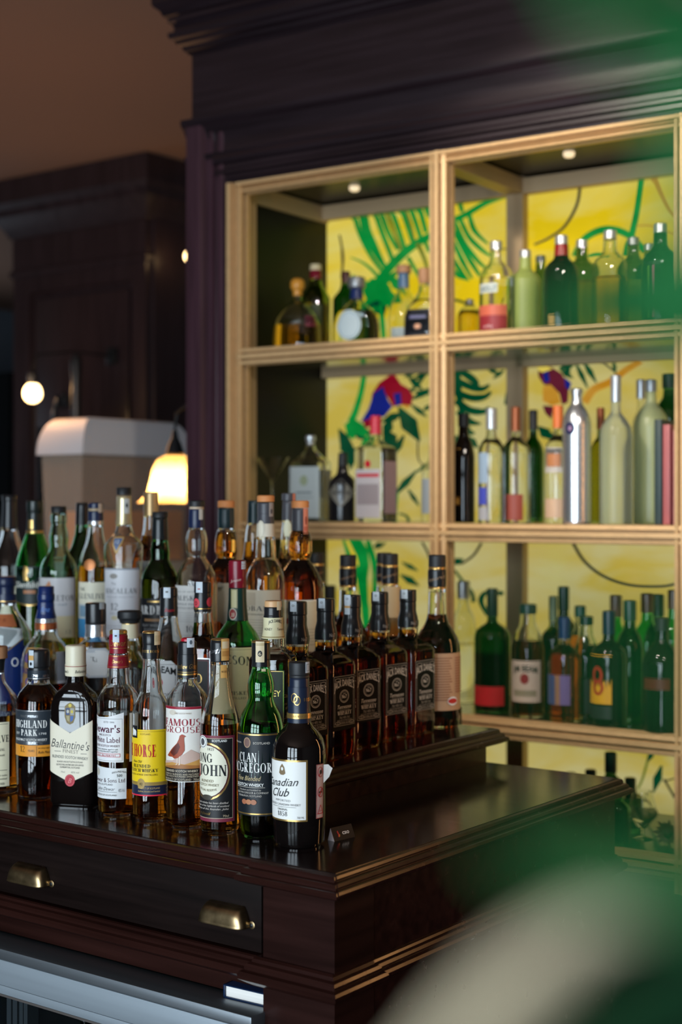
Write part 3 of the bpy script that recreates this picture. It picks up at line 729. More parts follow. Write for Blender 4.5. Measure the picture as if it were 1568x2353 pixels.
# row 2, middle: palm and the second parrot
for p in ([(1046, 845), (1075, 862), (1096, 880), (1092, 890)], [(1046, 872), (1080, 888), (1110, 894), (1126, 884)], [(1046, 900), (1085, 914), (1115, 912), (1130, 900)], [(1050, 920), (1080, 942), (1112, 946), (1126, 936)], [(1056, 944), (1080, 968), (1106, 974)], [(1062, 960), (1076, 990), (1092, 996)]):
    strap(1, 1, p, 16, 4, GRND, 17)
strap(1, 1, [(1050, 850), (1056, 910), (1068, 970), (1070, 1010)], 18, 8, GRND); strap(1, 1, [(1176, 836), (1178, 870), (1168, 910), (1162, 930)], 20, 3, GRND, 12)
pane(1, 1, [(1238, 842), (1266, 842), (1292, 858), (1308, 890), (1306, 925), (1294, 930), (1288, 905), (1272, 888), (1252, 884), (1240, 866)], MARG)
pane(1, 1, [(1250, 888), (1268, 884), (1282, 900), (1290, 926), (1270, 932), (1250, 922)], ORAG); pane(1, 1, [(1238, 842), (1262, 840), (1272, 848), (1250, 856), (1240, 852)], YEL)
pane(1, 1, [(1250, 860), (1262, 852), (1266, 876), (1254, 880)], BLUG); pane(1, 1, [(1300, 868), (1314, 880), (1310, 896), (1302, 890)], BLUG); pane(1, 1, [(1250, 932), (1274, 934), (1268, 962), (1256, 950)], MARG); leaf(1, 1, 1240, 980, 1270, 1010, 26, GRND)
leaf(1, 1, 1286, 848, 1330, 830, 18, GRND); leaf(1, 1, 1324, 832, 1352, 892, 12, GRND); leaf(1, 1, 1342, 828, 1372, 880, 14, GRND); strap(1, 1, [(1345, 925), (1365, 896), (1400, 880), (1420, 866), (1440, 850), (1476, 828)], 17, 13, ORAG); strap(1, 1, [(1380, 826), (1412, 852)], 3, 3, LEAD); leaf(1, 1, 1412, 826, 1416, 860, 8, GRND)
# row 3 and 4
pane(2, 0, [(790, 1240), (830, 1238), (846, 1262), (850, 1300), (842, 1350), (850, 1400), (852, 1452), (838, 1452), (832, 1390), (822, 1330), (800, 1280)], GRN); strap(2, 0, [(800, 1240), (818, 1280), (826, 1300)], 6, 3, YEL, 10); leaf(2, 0, 862, 1258, 876, 1245, 8, GRND)
pane(2, 0, [(806, 1255), (822, 1300), (832, 1356), (824, 1358), (812, 1310)], YEL); pane(2, 0, [(852, 1290), (862, 1320), (860, 1352), (850, 1340)], YELP); leaf(2, 0, 926, 1292, 962, 1312, 11, GRND); leaf(2, 0, 922, 1320, 964, 1346, 17, GRND); leaf(2, 0, 866, 1262, 888, 1246, 8, GRND)
strap(2, 0, [(972, 1246), (984, 1268), (990, 1285)], 3, 3, LEAD); strap(2, 1, [(1108, 1248), (1090, 1276), (1062, 1296)], 4, 4, LEAD); leaf(2, 1, 1042, 1296, 1066, 1284, 18, GRND)
strap(2, 1, [(1318, 1246), (1345, 1290), (1390, 1325), (1450, 1345), (1520, 1348), (1556, 1342)], 5, 6, LEAD); strap(2, 1, [(1158, 1364), (1120, 1362), (1106, 1380), (1122, 1412)], 10, 10, GRND)
strap(2, 1, [(1046, 1310), (1064, 1334), (1086, 1362), (1090, 1384)], 4, 8, GRND)
leaf(3, 1, 1505, 1722, 1488, 1752, 13, GRND); strap(3, 1, [(1490, 1748), (1478, 1790), (1468, 1812)], 5, 4, GRNY); leaf(3, 1, 1522, 1758, 1504, 1820, 20, GRND); strap(3, 1, [(1505, 1818), (1486, 1842)], 4, 2, GRND); strap(3, 1, [(1528, 1790), (1556, 1840)], 3, 3, LEAD); strap(3, 1, [(1528, 1795), (1560, 1786)], 3, 3, LEAD)
pane(3, 1, [(1470, 1850), (1492, 1848), (1506, 1862), (1512, 1900), (1506, 1960), (1494, 1950), (1490, 1900), (1478, 1888)], YELP); strap(3, 1, [(1462, 1850), (1490, 1846), (1506, 1858), (1514, 1880)], 3, 4, LEAD); pane(3, 1, [(1440, 1930), (1462, 1915), (1480, 1930), (1470, 1945)], ORAG); pane(3, 1, [(1462, 1890), (1484, 1895), (1478, 1930), (1464, 1918)], ORAG)

# more foliage pieces round the birds
for p in ([(842, 660), (826, 650), (812, 632)], [(850, 690), (836, 712), (828, 730)], [(892, 668), (912, 690), (930, 712)], [(884, 650), (902, 636), (916, 622)], [(866, 706), (850, 730), (846, 748)], [(896, 690), (906, 716), (908, 736)]):
    strap(0, 0, p, 12, 2, GRN, 13)
for x0, y0, x1, y1, w in ((800, 1000, 784, 1036, 18), (812, 990, 846, 1012, 18), (826, 984, 858, 1000, 14), (846, 1010, 866, 1046, 18), (900, 960, 886, 1004, 24), (930, 1000, 904, 1050, 16), (950, 872, 990, 856, 12), (956, 900, 994, 906, 14), (948, 930, 982, 958, 12), (818, 1030, 806, 1080, 16), (940, 866, 972, 896, 16)):
    leaf(1, 0, x0, y0, x1, y1, w, GRND)
for x0, y0, x1, y1, w in ((1088, 850, 1120, 838, 16), (1120, 846, 1150, 860, 12), (1136, 870, 1160, 850, 10), (1074, 1000, 1100, 1030, 18), (1050, 1000, 1062, 1060, 20), (1290, 848, 1318, 870, 14), (1250, 990, 1290, 1016, 18), (1310, 840, 1300, 866, 14)):
    leaf(1, 1, x0, y0, x1, y1, w, GRND)
strap(2, 0, [(846, 1242), (858, 1280), (868, 1330), (862, 1390), (866, 1450)], 10, 8, GRN, 16)
# ------------------------------------------------------------------ stepped bar counter
Z1, Z2, Z3 = 1.0, 1.0623, 1.168
X1, Y0, YE = -1.138, 1.514, 2.335                     # near right corner of the low top, far end
XLc = -3.6
ctr = thing('bar_counter', 'dark polished wooden bar counter with stepped top and moulded edges', 'counter', (0, 0, 0))
ogee = [(-0.004, 0.0), (0.0, 0.0), (0.0035, -0.0015), (0.005, -0.005), (0.005, -0.008), (0.010, -0.0095), (0.0125, -0.013), (0.0125, -0.016), (0.017, -0.0175), (0.019, -0.021), (0.0185, -0.025), (0.013, -0.028), (0.006, -0.031), (-0.004, -0.032)]
def mould(z, sc=1.0): return [(p * sc, z + dz * sc) for p, dz in ogee]
MB().ring_sweep(XLc, X1 - 0.0, Y0, YE, mould(Z1)).build('top_moulding', WOODH, ctr, 20)
MB().box(XLc + 0.002, X1 - 0.002, Y0 + 0.002, YE - 0.002, Z1 - 0.03, Z1 + 0.0006).build('counter_top', TOPW, ctr)
MB().ring_sweep(XLc, X1 - 0.006, Y0 + 0.006, YE - 0.006, [(-0.004, 0.868), (0.000, 0.868), (0.003, 0.8665), (0.004, 0.863), (0.008, 0.861), (0.010, 0.857), (0.010, 0.854), (0.015, 0.852), (0.017, 0.848), (0.0165, 0.843), (0.010, 0.838), (0.002, 0.834), (-0.01, 0.834)]).build('lower_moulding', WOODH, ctr, 20)
XP = -1.262                                           # the corner post starts here
MB().box(XLc + 0.02, X1 - 0.006, Y0 + 0.030, YE - 0.006, 0.80, Z1 - 0.028).build('apron', WOODH, ctr)
MB().box(XP, X1 - 0.004, Y0 + 0.002, Y0 + 0.09, 0.0, Z1 - 0.03).build('corner_post', WOOD, ctr)
MB().ring_sweep(XP - 0.012, X1 - 0.001, Y0 - 0.004, Y0 + 0.08, mould(Z1 - 0.0008)).build('post_capital', WOODH, ctr, 20)
MB().ring_sweep(XP - 0.008, X1 - 0.006, Y0, Y0 + 0.08, [(-0.004, 0.870), (0.001, 0.870), (0.005, 0.8675), (0.006, 0.863), (0.011, 0.861), (0.013, 0.857), (0.013, 0.853), (0.018, 0.851), (0.020, 0.847), (0.0195, 0.841), (0.012, 0.836), (0.004, 0.831), (-0.01, 0.831)]).build('post_band', WOODH, ctr, 20)
MB().box(X1 - 0.05, X1 - 0.008, Y0 + 0.06, YE - 0.008, 0.0, 0.836).build('side_panel', WOODH, ctr)
MB().box(XLc + 0.02, X1 - 0.05, YE - 0.04, YE - 0.008, 0.0, 0.836).build('end_panel', WOODH, ctr)
dr = MB().box(-2.55, XP - 0.010, Y0 + 0.010, Y0 + 0.034, 0.8705, 0.966, 0.001).build('drawer', DRAWW, ctr)
# cup pulls
def cup_pull(px, py):
    c = at_d(px, py, 1); d = (Y0 + 0.010) / c.y; c = Vector((c.x * d, Y0 + 0.0095, CAMZ + (PY - py) / F * d))
    nu, nv = 14, 28; v = []
    hw, hh, dp = 0.0405, 0.0265, 0.021
    for i in range(nu + 1):
        h = i / nu; w_ = hw * (1 - .24 * h ** 1.6) ; d_ = dp * (1 - max(0, h) ** 3.2) ** (1 / 2.4) + (.0012 if i == 0 else 0)
        for j in range(nv + 1):
            a = math.pi * j / nv; ca, sa = math.cos(a), math.sin(a)
            v.append((c.x + w_ * math.copysign(abs(ca) ** .38, ca), c.y - d_ * max(0, sa) ** .38, c.z - hh * .5 + hh * h))
    f = [(i * (nv + 1) + j, i * (nv + 1) + j + 1, (i + 1) * (nv + 1) + j + 1, (i + 1) * (nv + 1) + j) for i in range(nu) for j in range(nv)]
    o = mesh_obj('cup_pull', v, f, BRASS, ctr, 50); o.parent = dr
    m = o.modifiers.new('thickness', 'SOLIDIFY'); m.thickness = 0.0014; m.offset = 0
    for sx in (-1, 1):
        b = MB().lathe([(0.0055, 0), (0.0055, 0.0012), (0.0040, 0.0018)], (0, 0, 0), 20)
        xf = Matrix.Translation((c.x + sx * (hw + 0.0035), c.y, c.z - hh * 0.36)) @ Matrix.Rotation(R(90), 4, 'X')
        b.build('screw_plate', BRASS, ctr, xf=xf).parent = o
        b = MB().lathe([(0.0028, 0), (0.0028, 0.0026), (0.002, 0.003)], (0, 0, 0), 14)
        b.build('screw', mat('dark_screw', (.03, .035, .04), rough=.3, metal=.8), ctr, xf=xf).parent = o
cup_pull(75, 2006); cup_pull(524, 2097)
# upper steps
X2, Y2 = -1.392, 1.715
stp = thing('bar_step', 'dark wooden step with moulded edge standing on the counter top', 'step')
rst = thing('raised_bottle_step', 'narrow raised dark wooden step under the tall malt bottles', 'step')
MB().ring_sweep(XLc, X2, Y2, YE + 0.012, mould(Z2, 0.9)).build('step_moulding', WOODH, stp, 20)
MB().box(XLc + 0.002, X2 - 0.002, Y2 + 0.002, YE + 0.010, Z2 - 0.026, Z2 + 0.0006).build('step_top', TOPW, stp)
MB().box(XLc + 0.01, X2 - 0.012, Y2 + 0.012, YE - 0.006, Z1 + 0.0008, Z2 - 0.02).build('step_riser', WOODH, stp)
tag(MB().box(XLc + 0.01, -1.60, YE + 0.036, 2.56, 0.0, Z2, 0.003).build('rear_ledge', WOODH, None), 'dark wooden ledge behind the stepped counter carrying the rum bottles', 'ledge')
X3 = -1.625
MB().box(XLc + 0.01, X3, 1.975, 2.262, Z2 + 0.0008, Z3, 0.003).build('raised_top', TOPW, rst)
# ------------------------------------------------------------------ under-counter fridge
fr = thing('bottle_fridge', 'stainless under-counter bottle fridge with glass doors below the drawer', 'fridge', (0, 0, 0))
ZF, YF = 0.797, 1.487
MB().box(XLc + 0.3, XP + 0.004, YF + 0.062, 2.25, ZF - 0.012, ZF - 0.001).build('black_top', mat('fridge_black_top', (0.008, 0.011, 0.013), rough=0.35), fr)
MB().box(XLc + 0.3, XP + 0.003, YF, YF + 0.062, ZF - 0.016, ZF, 0.0015).build('steel_lip', STEEL, fr)
MB().box(XLc + 0.3, XP + 0.002, YF + 0.008, YF + 0.03, ZF - 0.035, ZF - 0.016).build('steel_edge', STEEL, fr)
MB().box(XLc + 0.3, XP + 0.002, YF + 0.002, YF + 0.04, ZF - 0.056, ZF - 0.0175, 0.001).build('door_rail', STEELP, fr)
MB().box(XLc + 0.3, XP + 0.002, YF + 0.003, YF + 0.04, ZF - 0.070, ZF - 0.0568, 0.001).build('door_rail', STEELP, fr)
MB().box(XLc + 0.3, XP + 0.002, YF + 0.004, YF + 0.04, ZF - 0.074, ZF - 0.0705).build('door_gasket', mat('gasket', (0.07, 0.06, 0.055), rough=0.6), fr)
MB().box(XLc + 0.3, XP, YF + 0.45, YF + 0.5, 0.05, ZF - 0.02).build('fridge_back', BLACK, fr)
MB().box(XLc + 0.3, XP, YF + 0.02, YF + 0.5, 0.0, 0.05).build('fridge_base', BLACK, fr)
MB().box(XLc + 0.3, XP, YF + 0.06, YF + 0.46, 0.42, 0.425).build('wire_shelf', STEEL, fr)
for px in (6, 32, 60, 76):
    p = on_z(px, 2300, 0.72); MB().box(p.x - 0.004, p.x + 0.006, YF + 0.008, YF + 0.03, 0.05, ZF - 0.074).build('door_stile', mat('fridge_door_stile', (0.05, 0.065, 0.075), rough=0.3, metal=0.6), fr)
MB().box(XLc + 0.3, XP, YF + 0.03, YF + 0.034, 0.05, ZF - 0.074).build('door_glass', mat('fridge_door_glass', (0.9, 0.93, 0.95), rough=0.0, trans=1.0, ior=1.02), fr, 0)
# ------------------------------------------------------------------ notebook on the fridge
bc = on_z(513, 2292, ZF); nb = thing('notebook', 'dark blue hardcover notebook lying on the fridge top', 'book', (bc.x, bc.y, ZF), R(3))
NAVY = mat('navy_cover', srgb((10, 34, 66)), rough=0.35, bump=(500, 0.1))
MB().box(0, 0.17, 0, 0.11, 0.0, 0.002, 0.0006).box(0, 0.17, 0, 0.11, 0.0165, 0.0185, 0.0006).box(0, 0.003, 0, 0.11, 0.0, 0.0185, 0.0006).build('cover', NAVY, nb)
MB().box(0.003, 0.166, 0.003, 0.107, 0.002, 0.0165).build('pages', mat('page_edges', (0.80, 0.77, 0.72), rough=0.8, grain=((2, 2, 900), 0.12)), nb, 0)
# ------------------------------------------------------------------ folded price card behind the last bottle
tp = on_z(761, 1933, Z1); tc_ = thing('price_card', 'small folded black price card standing beside the white labelled bottle', 'card', tp, R(-8))
b = MB(); L = 0.042
b.prism([(-0.0065, 0, 0), (0.0075, 0, 0), (-0.001, 0, 0.0185)], (0, L, 0)).build('card_body', mat('card_black', (0.012, 0.012, 0.013), rough=0.5, spec=.2), tc_, 0)
MB().prism([(-0.0063, -0.0004, 0.0003), (0.0073, -0.0004, 0.0003), (-0.001, -0.0004, 0.0181)], (0, 0.0006, 0)).build('card_end', mat('card_white_end', (0.50, 0.42, 0.42), rough=0.6), tc_, 0)
nx = Vector((0.0185, 0, 0.0085)).normalized()
def card_pt(a, h): return Vector((0.0075, 0, 0)) + Vector((-0.0085, 0, 0.0185)).normalized() * h + Vector((0, a, 0)) + nx * 0.0004
def card_art(items):
    V = []; Fc = []; MI = []; ms = []
    for it in items:
        v, f, m = item_mesh(it)
        if m not in ms: ms.append(m)
        n = len(V); V += [card_pt(x / 1000, -y / 1000) for x, y in v]; Fc += [tuple(i + n for i in q) for q in f]; MI += [ms.index(m)] * len(f)
    return mesh_obj('lettering', V, Fc, ms, tc_, 0, MI)
card_art([('t', 'cso', 26, -8, 6, 14, WHITE, {'bold': 0.02}), ('p', [(9, -6), (12, -5.5), (13, -9), (11, -15), (9, -13), (10, -9)], RED), ('p', [(10.5, -5), (13, -6), (14, -9), (12, -9)], paper((214, 140, 60)))])

# ------------------------------------------------------------------ bottles on the low front step
def front(cx, ybot, r): return on_z(cx, ybot - r * 0.225, Z1)
G1 = 'whisky bottles along the front edge of the counter'
def bottle(label, cx, ybot, r, prof, face, glass, liquid, **kw):
    return Bottle('whisky_bottle', label, cx, front(cx, ybot, r), prof, face=face, glass=glass, liquid=liquid, group=G1, **kw)
NAVYF = plast((24, 34, 54), 0.35); WINEF = plast((128, 22, 40), 0.3)

b = bottle('amber whisky bottle with wooden stopper and cream label at the picture edge', -6, 1830, 48, [(1540, 15), (1565, 19), (1585, 32), (1604, 45), (1620, 48), (1800, 48)], 15, GL_CLEAR, (LQ_AMBER, 1640))
b.cap(CORKP, [(1485, 23), (1512, 23)], 'stopper'); b.cap(CAPB, [(1512, 19), (1520, 17), (1540, 15.5)], 'neck_foil')
b.label(paper((226, 220, 190)), -40, 40, 1660, 1808, items=[('r', -36, 1664, 36, 1665, INK), ('s', 'RESERVE', 6, 1706, 16, 66, INK), ('s', 'ORIGINAL', 12, 1726, 6, 34, INK), ('t', 'single malt', 14, 1738, 5, 30, INK), ('r', -30, 1770, 34, 1771, INK), ('t', 'matured in oak casks', 8, 1784, 4, 52, INK), ('t', 'distilled and bottled', 8, 1792, 4, 50, INK), ('s', 'SCOTLAND', 10, 1804, 5, 36, INK)])

b = bottle('whisky bottle with dark slate label above an orange band', 89, 1842, 51, [(1555, 23), (1568, 25), (1580, 35), (1594, 46), (1612, 51), (1740, 51), (1815, 49)], 26, GL_CLEAR, (LQ_DARK, 1572), base_r=47)
b.cap(CAPB, [(1492, 23.5), (1500, 25), (1530, 25), (1533, 23.5), (1552, 24.5), (1561, 25)], knurl=0)
b.label(paper((30, 40, 50)), -46, 46, 1541, 1560, face=20, rad=25.3, name='neck_band', items=[('t', '1798', 0, 1556, 6, 14, SILVERF), ('t', 'EST D', 26, 1556, 5, 16, SILVERF), ('r', -46, 1558.5, 46, 1560, SILVERF)])
b.strip(STRIPW, 25.4, -7, 7, 1494, 1534, face=42, items=[('r', -7, 1506, 7, 1517, STRIPO), ('e', 0, 1525, 3, 4, INK)])
SL = paper((44, 52, 60)); ORG = paper((222, 146, 44))
b.label(SL, -58, 58, 1632, 1712, items=[('r', -58, 1633, 58, 1634, SILVERF), ('t', 'PRODUCT OF SCOTLAND', 0, 1648, 5, 44, SILVERF), ('s', 'HIGHLAND', 0, 1672, 17, 84, WHITE, {'wt': .2}), ('s', 'PARK', 0, 1690, 14, 40, WHITE, {'wt': .2}), ('t', 'EST', -32, 1688, 5, 14, WHITE), ('t', '1798', 32, 1688, 5, 16, WHITE), ('t', 'SINGLE MALT SCOTCH WHISKY', 0, 1702, 5.5, 84, WHITE, {'bold': .01}), ('r', -40, 1704, 40, 1704.7, SILVERF), ('t', 'BOTTLED IN KIRKWALL   70cl', 2, 1710, 4.5, 60, SILVERF)])
b.label(ORG, -58, 58, 1712, 1738, name='lower_label', items=[('s', '12', -16, 1728, 14, 13, INK), ('t', 'YEARS', 6, 1727, 5, 16, INK), ('r', 18, 1714, 18.8, 1736, INK), ('t', 'the orkney single malt', 38, 1720, 3.5, 32, INK), ('t', 'Robt Mack', 36, 1731, 6, 28, INK, {'shear': .3})])
b.label(GL_BLACK, poly=[(x, y) for x, y in ell(0, 1782, 19, 36)], face=28, name='embossed_seal', off=0.0012, items=[('o', 0, 1782, 18, 35, 2, GL_BLACK), ('o', 0, 1770, 10, 14, 2, GL_BLACK), ('o', 0, 1792, 9, 12, 2, GL_BLACK), ('o', 0, 1782, 5, 8, 2, GL_BLACK)])

b = bottle('dark flat-sided whisky bottle with cream chevron label and red seal', 174, 1860, 50, [(1552, 19), (1566, 20), (1580, 31), (1594, 43), (1610, 51), (1628, 54), (1840, 54)], 25, GL_BLACK, None, N=6, asp=0.56, seg=64, hollow=False, base_r=51)
CRM = plast((222, 214, 188), 0.35)
b.cap(CRM, [(1482, 22), (1486, 23.5), (1552, 23.5)], knurl=1)
b.label(paper((222, 214, 188)), -52, 52, 1528, 1552, face=20, rad=23.8, name='neck_band', items=[('r', -52, 1531, 52, 1532.6, paper((150, 60, 50))), ('t', 'Ballantine\'s', -24, 1547, 7, 30, INK, {'shear': .3}), ('t', 'Ballantine\'s', 22, 1547, 7, 30, INK, {'shear': .3})])
b.label(paper((226, 218, 196)), poly=[(-54, 1657), (0, 1688), (54, 1657), (54, 1776), (0, 1802), (-54, 1776)], items=[
    ('t', 'Ballantine\'s', 0, 1724, 20, 94, INK, {'shear': .35, 'bold': -.004, 'tilt': -.07}), ('t', 'FINEST', 2, 1734, 8, 38, paper((120, 112, 96)), {'tilt': -.05}), ('r', -38, 1730, -22, 1731, INK), ('r', 26, 1734, 40, 1735, INK),
    ('t', 'BLENDED SCOTCH WHISKY', 0, 1747, 6.5, 86, paper((96, 96, 90)), {'tilt': -.04, 'bold': .01}), ('t', 'BLENDED AND BOTTLED IN SCOTLAND', 0, 1756, 3.6, 62, INK), ('t', 'GEORGE BALLANTINE AND SON LIMITED', 0, 1763, 4, 66, INK), ('t', 'DUMBARTON, SCOTLAND', 0, 1769, 4, 48, INK), ('t', '70cl        40% vol', 0, 1780, 4, 44, paper((150, 150, 140)))])
b.label(paper((176, 30, 48)), poly=ell(0, 1797, 12, 14), name='wax_seal', off=0.0014, items=[('o', 0, 1797, 10.5, 12.5, 1, paper((210, 90, 96))), ('t', 'B', 0, 1803, 11, 9, paper((220, 130, 130)), {'shear': .4})])
crest = [('p', [(-13, 1626), (-6, 1620), (0, 1617), (6, 1620), (13, 1626), (13, 1650), (8, 1664), (0, 1668), (-8, 1664), (-13, 1650)], paper((120, 104, 60))), ('p', [(-10, 1630), (-1, 1630), (-1, 1646), (-10, 1646)], paper((42, 66, 116))), ('p', [(1, 1630), (10, 1630), (10, 1646), (1, 1646)], paper((150, 150, 146))), ('p', [(-9, 1648), (-1, 1648), (-1, 1662), (-7, 1658)], paper((160, 150, 110))), ('p', [(1, 1648), (9, 1648), (7, 1658), (1, 1662)], paper((60, 96, 160))), ('e', 0, 1624, 4, 4, paper((200, 180, 60))), ('e', -5, 1638, 3, 4, paper((180, 180, 170))), ('e', 5, 1638, 3, 4, paper((200, 180, 60)))]
b.label(GL_BLACK, -14, 14, 1616, 1669, name='crest', off=0.0003, items=crest)

b = bottle('clear whisky bottle with red collar and two white labels', 272, 1881, 47, [(1500, 21), (1536, 25), (1556, 26), (1572, 28), (1584, 37), (1598, 46), (1614, 49), (1634, 48), (1750, 47), (1860, 46)], 41, GL_CLEAR, (LQ_AMBER, 1638), base_r=42)
DRED = plast((136, 24, 40), 0.3)
b.cap(GOLDF, [(1447, 19.5), (1452, 20.5), (1456, 20.5)], 'cap_top', knurl=1); b.cap(DRED, [(1456, 20.5), (1494, 20.5), (1500, 21)])
b.label(DRED, -40, 40, 1462, 1492, face=10, rad=20.8, name='cap_band', items=[('t', 'Dewar\'s', 6, 1485, 14, 46, GOLDF, {'shear': .35}), ('r', -40, 1489.5, 40, 1490.6, GOLDF)])
b.strip(STRIPW, 21.0, -7.5, 7.5, 1447, 1476, face=15, items=[('r', -7, 1456, 7, 1466, paper((180, 196, 216))), ('e', 0, 1461, 3, 2, INK)])
b.label(DRED, -40, 40, 1506, 1536, face=10, name='collar', stepy=4, items=[('t', 'Dewar\'s', 2, 1524, 8, 24, GOLDF, {'shear': .3}), ('r', -40, 1508, 40, 1509, GOLDF), ('r', -40, 1532, 40, 1533, GOLDF)])
PURP = paper((86, 34, 58))
b.label(paper((226, 227, 228)), poly=[(-46, 1642), (-20, 1648), (10, 1646), (46, 1636), (46, 1750), (-46, 1750)], items=[('f', -43, 1650, 43, 1747, .8, paper((130, 128, 130))), ('t', 'ESTD 1846', 12, 1660, 4, 26, paper((90, 90, 96))), ('t', 'Dewar\'s', -2, 1682, 17, 80, PURP, {'bold': .012}), ('t', 'FINE SCOTCH', 0, 1690, 4.5, 34, PURP), ('t', 'White Label', 0, 1705, 13, 74, PURP), ('t', 'BLENDED SCOTCH WHISKY', 0, 1715, 5, 74, PURP), ('t', 'the finest whiskies aged in oak', 2, 1722, 3.5, 62, INK), ('t', 'and carefully blended together', 2, 1727, 3.5, 62, INK), ('f', -34, 1730, 38, 1738, 1, paper((190, 80, 84))), ('t', 'EST. IN PERTH', 2, 1736.5, 4, 50, paper((190, 80, 84)))])
b.label(paper((214, 206, 190)), -10, 10, 1638, 1750, face=-44, name='side_label', items=[('t', 'true scotch since 1846', 0, 1696, 3, 12, INK)])
b.label(paper((218, 221, 222)), poly=[(-46, 1766), (-36, 1760), (30, 1764), (52, 1764), (52, 1834), (-46, 1834)], name='lower_label', items=[('e', -24, 1774, 8, 9, paper((190, 184, 170))), ('t', 'Dewar & Sons Ltd', 6, 1796, 9.5, 84, paper((70, 40, 50))), ('t', 'PERTH, SCOTLAND', -4, 1803, 4, 50, INK), ('t', 'John Dewar', 0, 1815, 8, 52, INK, {'shear': .4, 'bold': -.01}), ('r', -34, 1818, 30, 1818.6, INK), ('t', 'PRODUCE OF SCOTLAND', 0, 1827, 3.5, 60, INK), ('t', '500', 36, 1783, 6, 12, INK), ('t', 'GOLD & PRIZE MEDALS', 36, 1776, 4, 34, INK, {'bend': 3}), ('t', '40% Vol', 40, 1818, 8, 14, paper((140, 140, 140)))])

b = bottle('clear whisky bottle with bright yellow label and horse emblem', 348, 1894, 43, [(1505, 19), (1530, 20), (1560, 23), (1588, 26), (1604, 33), (1622, 41), (1640, 43.5), (1870, 43)], 35, GL_CLEAR, (LQ_AMBER, 1690), base_r=39)
b.cap(GOLDF, [(1450, 20), (1454, 21)], 'cap_top', knurl=1); b.cap(CAPB, [(1454, 21), (1478, 21), (1479, 20.3), (1512, 20.6)], knurl=1)
b.label(CAPB, -40, 40, 1490, 1508, face=10, rad=20.9, name='cap_band', items=[('s', 'WHITE HORSE', 0, 1500, 6, 50, GOLDF)])
b.strip(STRIPC, 21.4, -9, 9, 1451, 1482, face=-42, items=[('r', -7, 1460, 7, 1474, paper((196, 178, 140)))])
YLW = paper((236, 200, 28)); BLU = paper((30, 36, 62))
b.label(YLW, -64, 64, 1676, 1796, items=[('f', -60, 1680, 60, 1800, .8, paper((150, 120, 30))), ('r', -30, 1668, -8, 1696, INK), ('p', [(-26, 1690), (-25, 1682), (-26, 1678), (-23, 1672), (-20, 1676), (-13, 1678), (-11, 1682), (-12, 1691), (-14, 1691), (-15, 1684), (-20, 1684), (-22, 1691), (-24, 1691), (-23, 1683)], WHITE), ('t', 'SCOTLAND', 12, 1688, 4, 24, paper((140, 110, 20))), ('s', 'WHITE HORSE', -21, 1738, 28, 116, paper((186, 36, 30)), {'wt': .24}), ('t', 'Fine Old', -8, 1752, 6, 26, INK, {'shear': .4}), ('s', 'BLENDED', 2, 1763, 7.5, 44, INK), ('s', 'SCOTCH WHISKY', 2, 1773, 7.5, 78, INK), ('t', 'WHITE HORSE DISTILLERS', 4, 1781, 4, 72, paper((120, 96, 20)))])
b.label(paper((150, 124, 66)), -64, 64, 1796, 1804, name='gold_band', items=[('e', 2, 1800, 10, 12, paper((168, 140, 80))), ('t', '40', 2, 1804, 7, 8, INK)])
b.label(BLU, -64, 64, 1804, 1828, name='lower_label', items=[('t', 'PRODUCT OF SCOTLAND', 20, 1812, 4, 52, paper((200, 170, 110))), ('t', 'distilled, blended and bottled', 20, 1819, 4, 52, paper((200, 170, 110))), ('r', -64, 1825, 64, 1828, paper((226, 46, 70)))])

b = bottle('clear whisky bottle with white label showing a red game bird', 431, 1910, 49, [(1553, 21), (1566, 23), (1580, 32), (1594, 43), (1608, 48), (1622, 49.5), (1880, 49)], 19, GL_CLEAR, (LQ_AMBER, 1640), base_r=43)
b.cap(plast((176, 26, 44), .3), [(1465, 12), (1468, 14.5), (1474, 15)], 'cap_top'); b.cap(CAPB, [(1473, 20.5), (1477, 21.5), (1502, 21.5), (1504, 21), (1556, 22)])
b.label(CAPB, -44, 44, 1505, 1556, face=10, rad=22.2, name='neck_foil', items=[('t', 'Matthew Gloag', 0, 1537, 11, 60, GOLDF, {'shear': .4, 'bold': -.01}), ('r', -44, 1544, 44, 1545.2, GOLDF), ('r', -44, 1548, 44, 1552, GOLDF)])
b.strip(STRIPW, 21.9, -9, 9, 1466, 1488, face=-20, items=[('e', 0, 1476, 3, 5, paper((90, 100, 110)))])
CRD = paper((150, 34, 52)); FGB = paper((160, 70, 40)); FGD = paper((96, 40, 30))
bird = [(-36, 1738), (-30, 1731), (-20, 1720), (-8, 1708), (-3, 1698), (-1, 1690), (4, 1687), (9, 1689), (13, 1692), (9, 1694), (9, 1702), (10, 1714), (10, 1724), (4, 1734), (-6, 1742), (-14, 1744), (-20, 1740), (-30, 1740)]
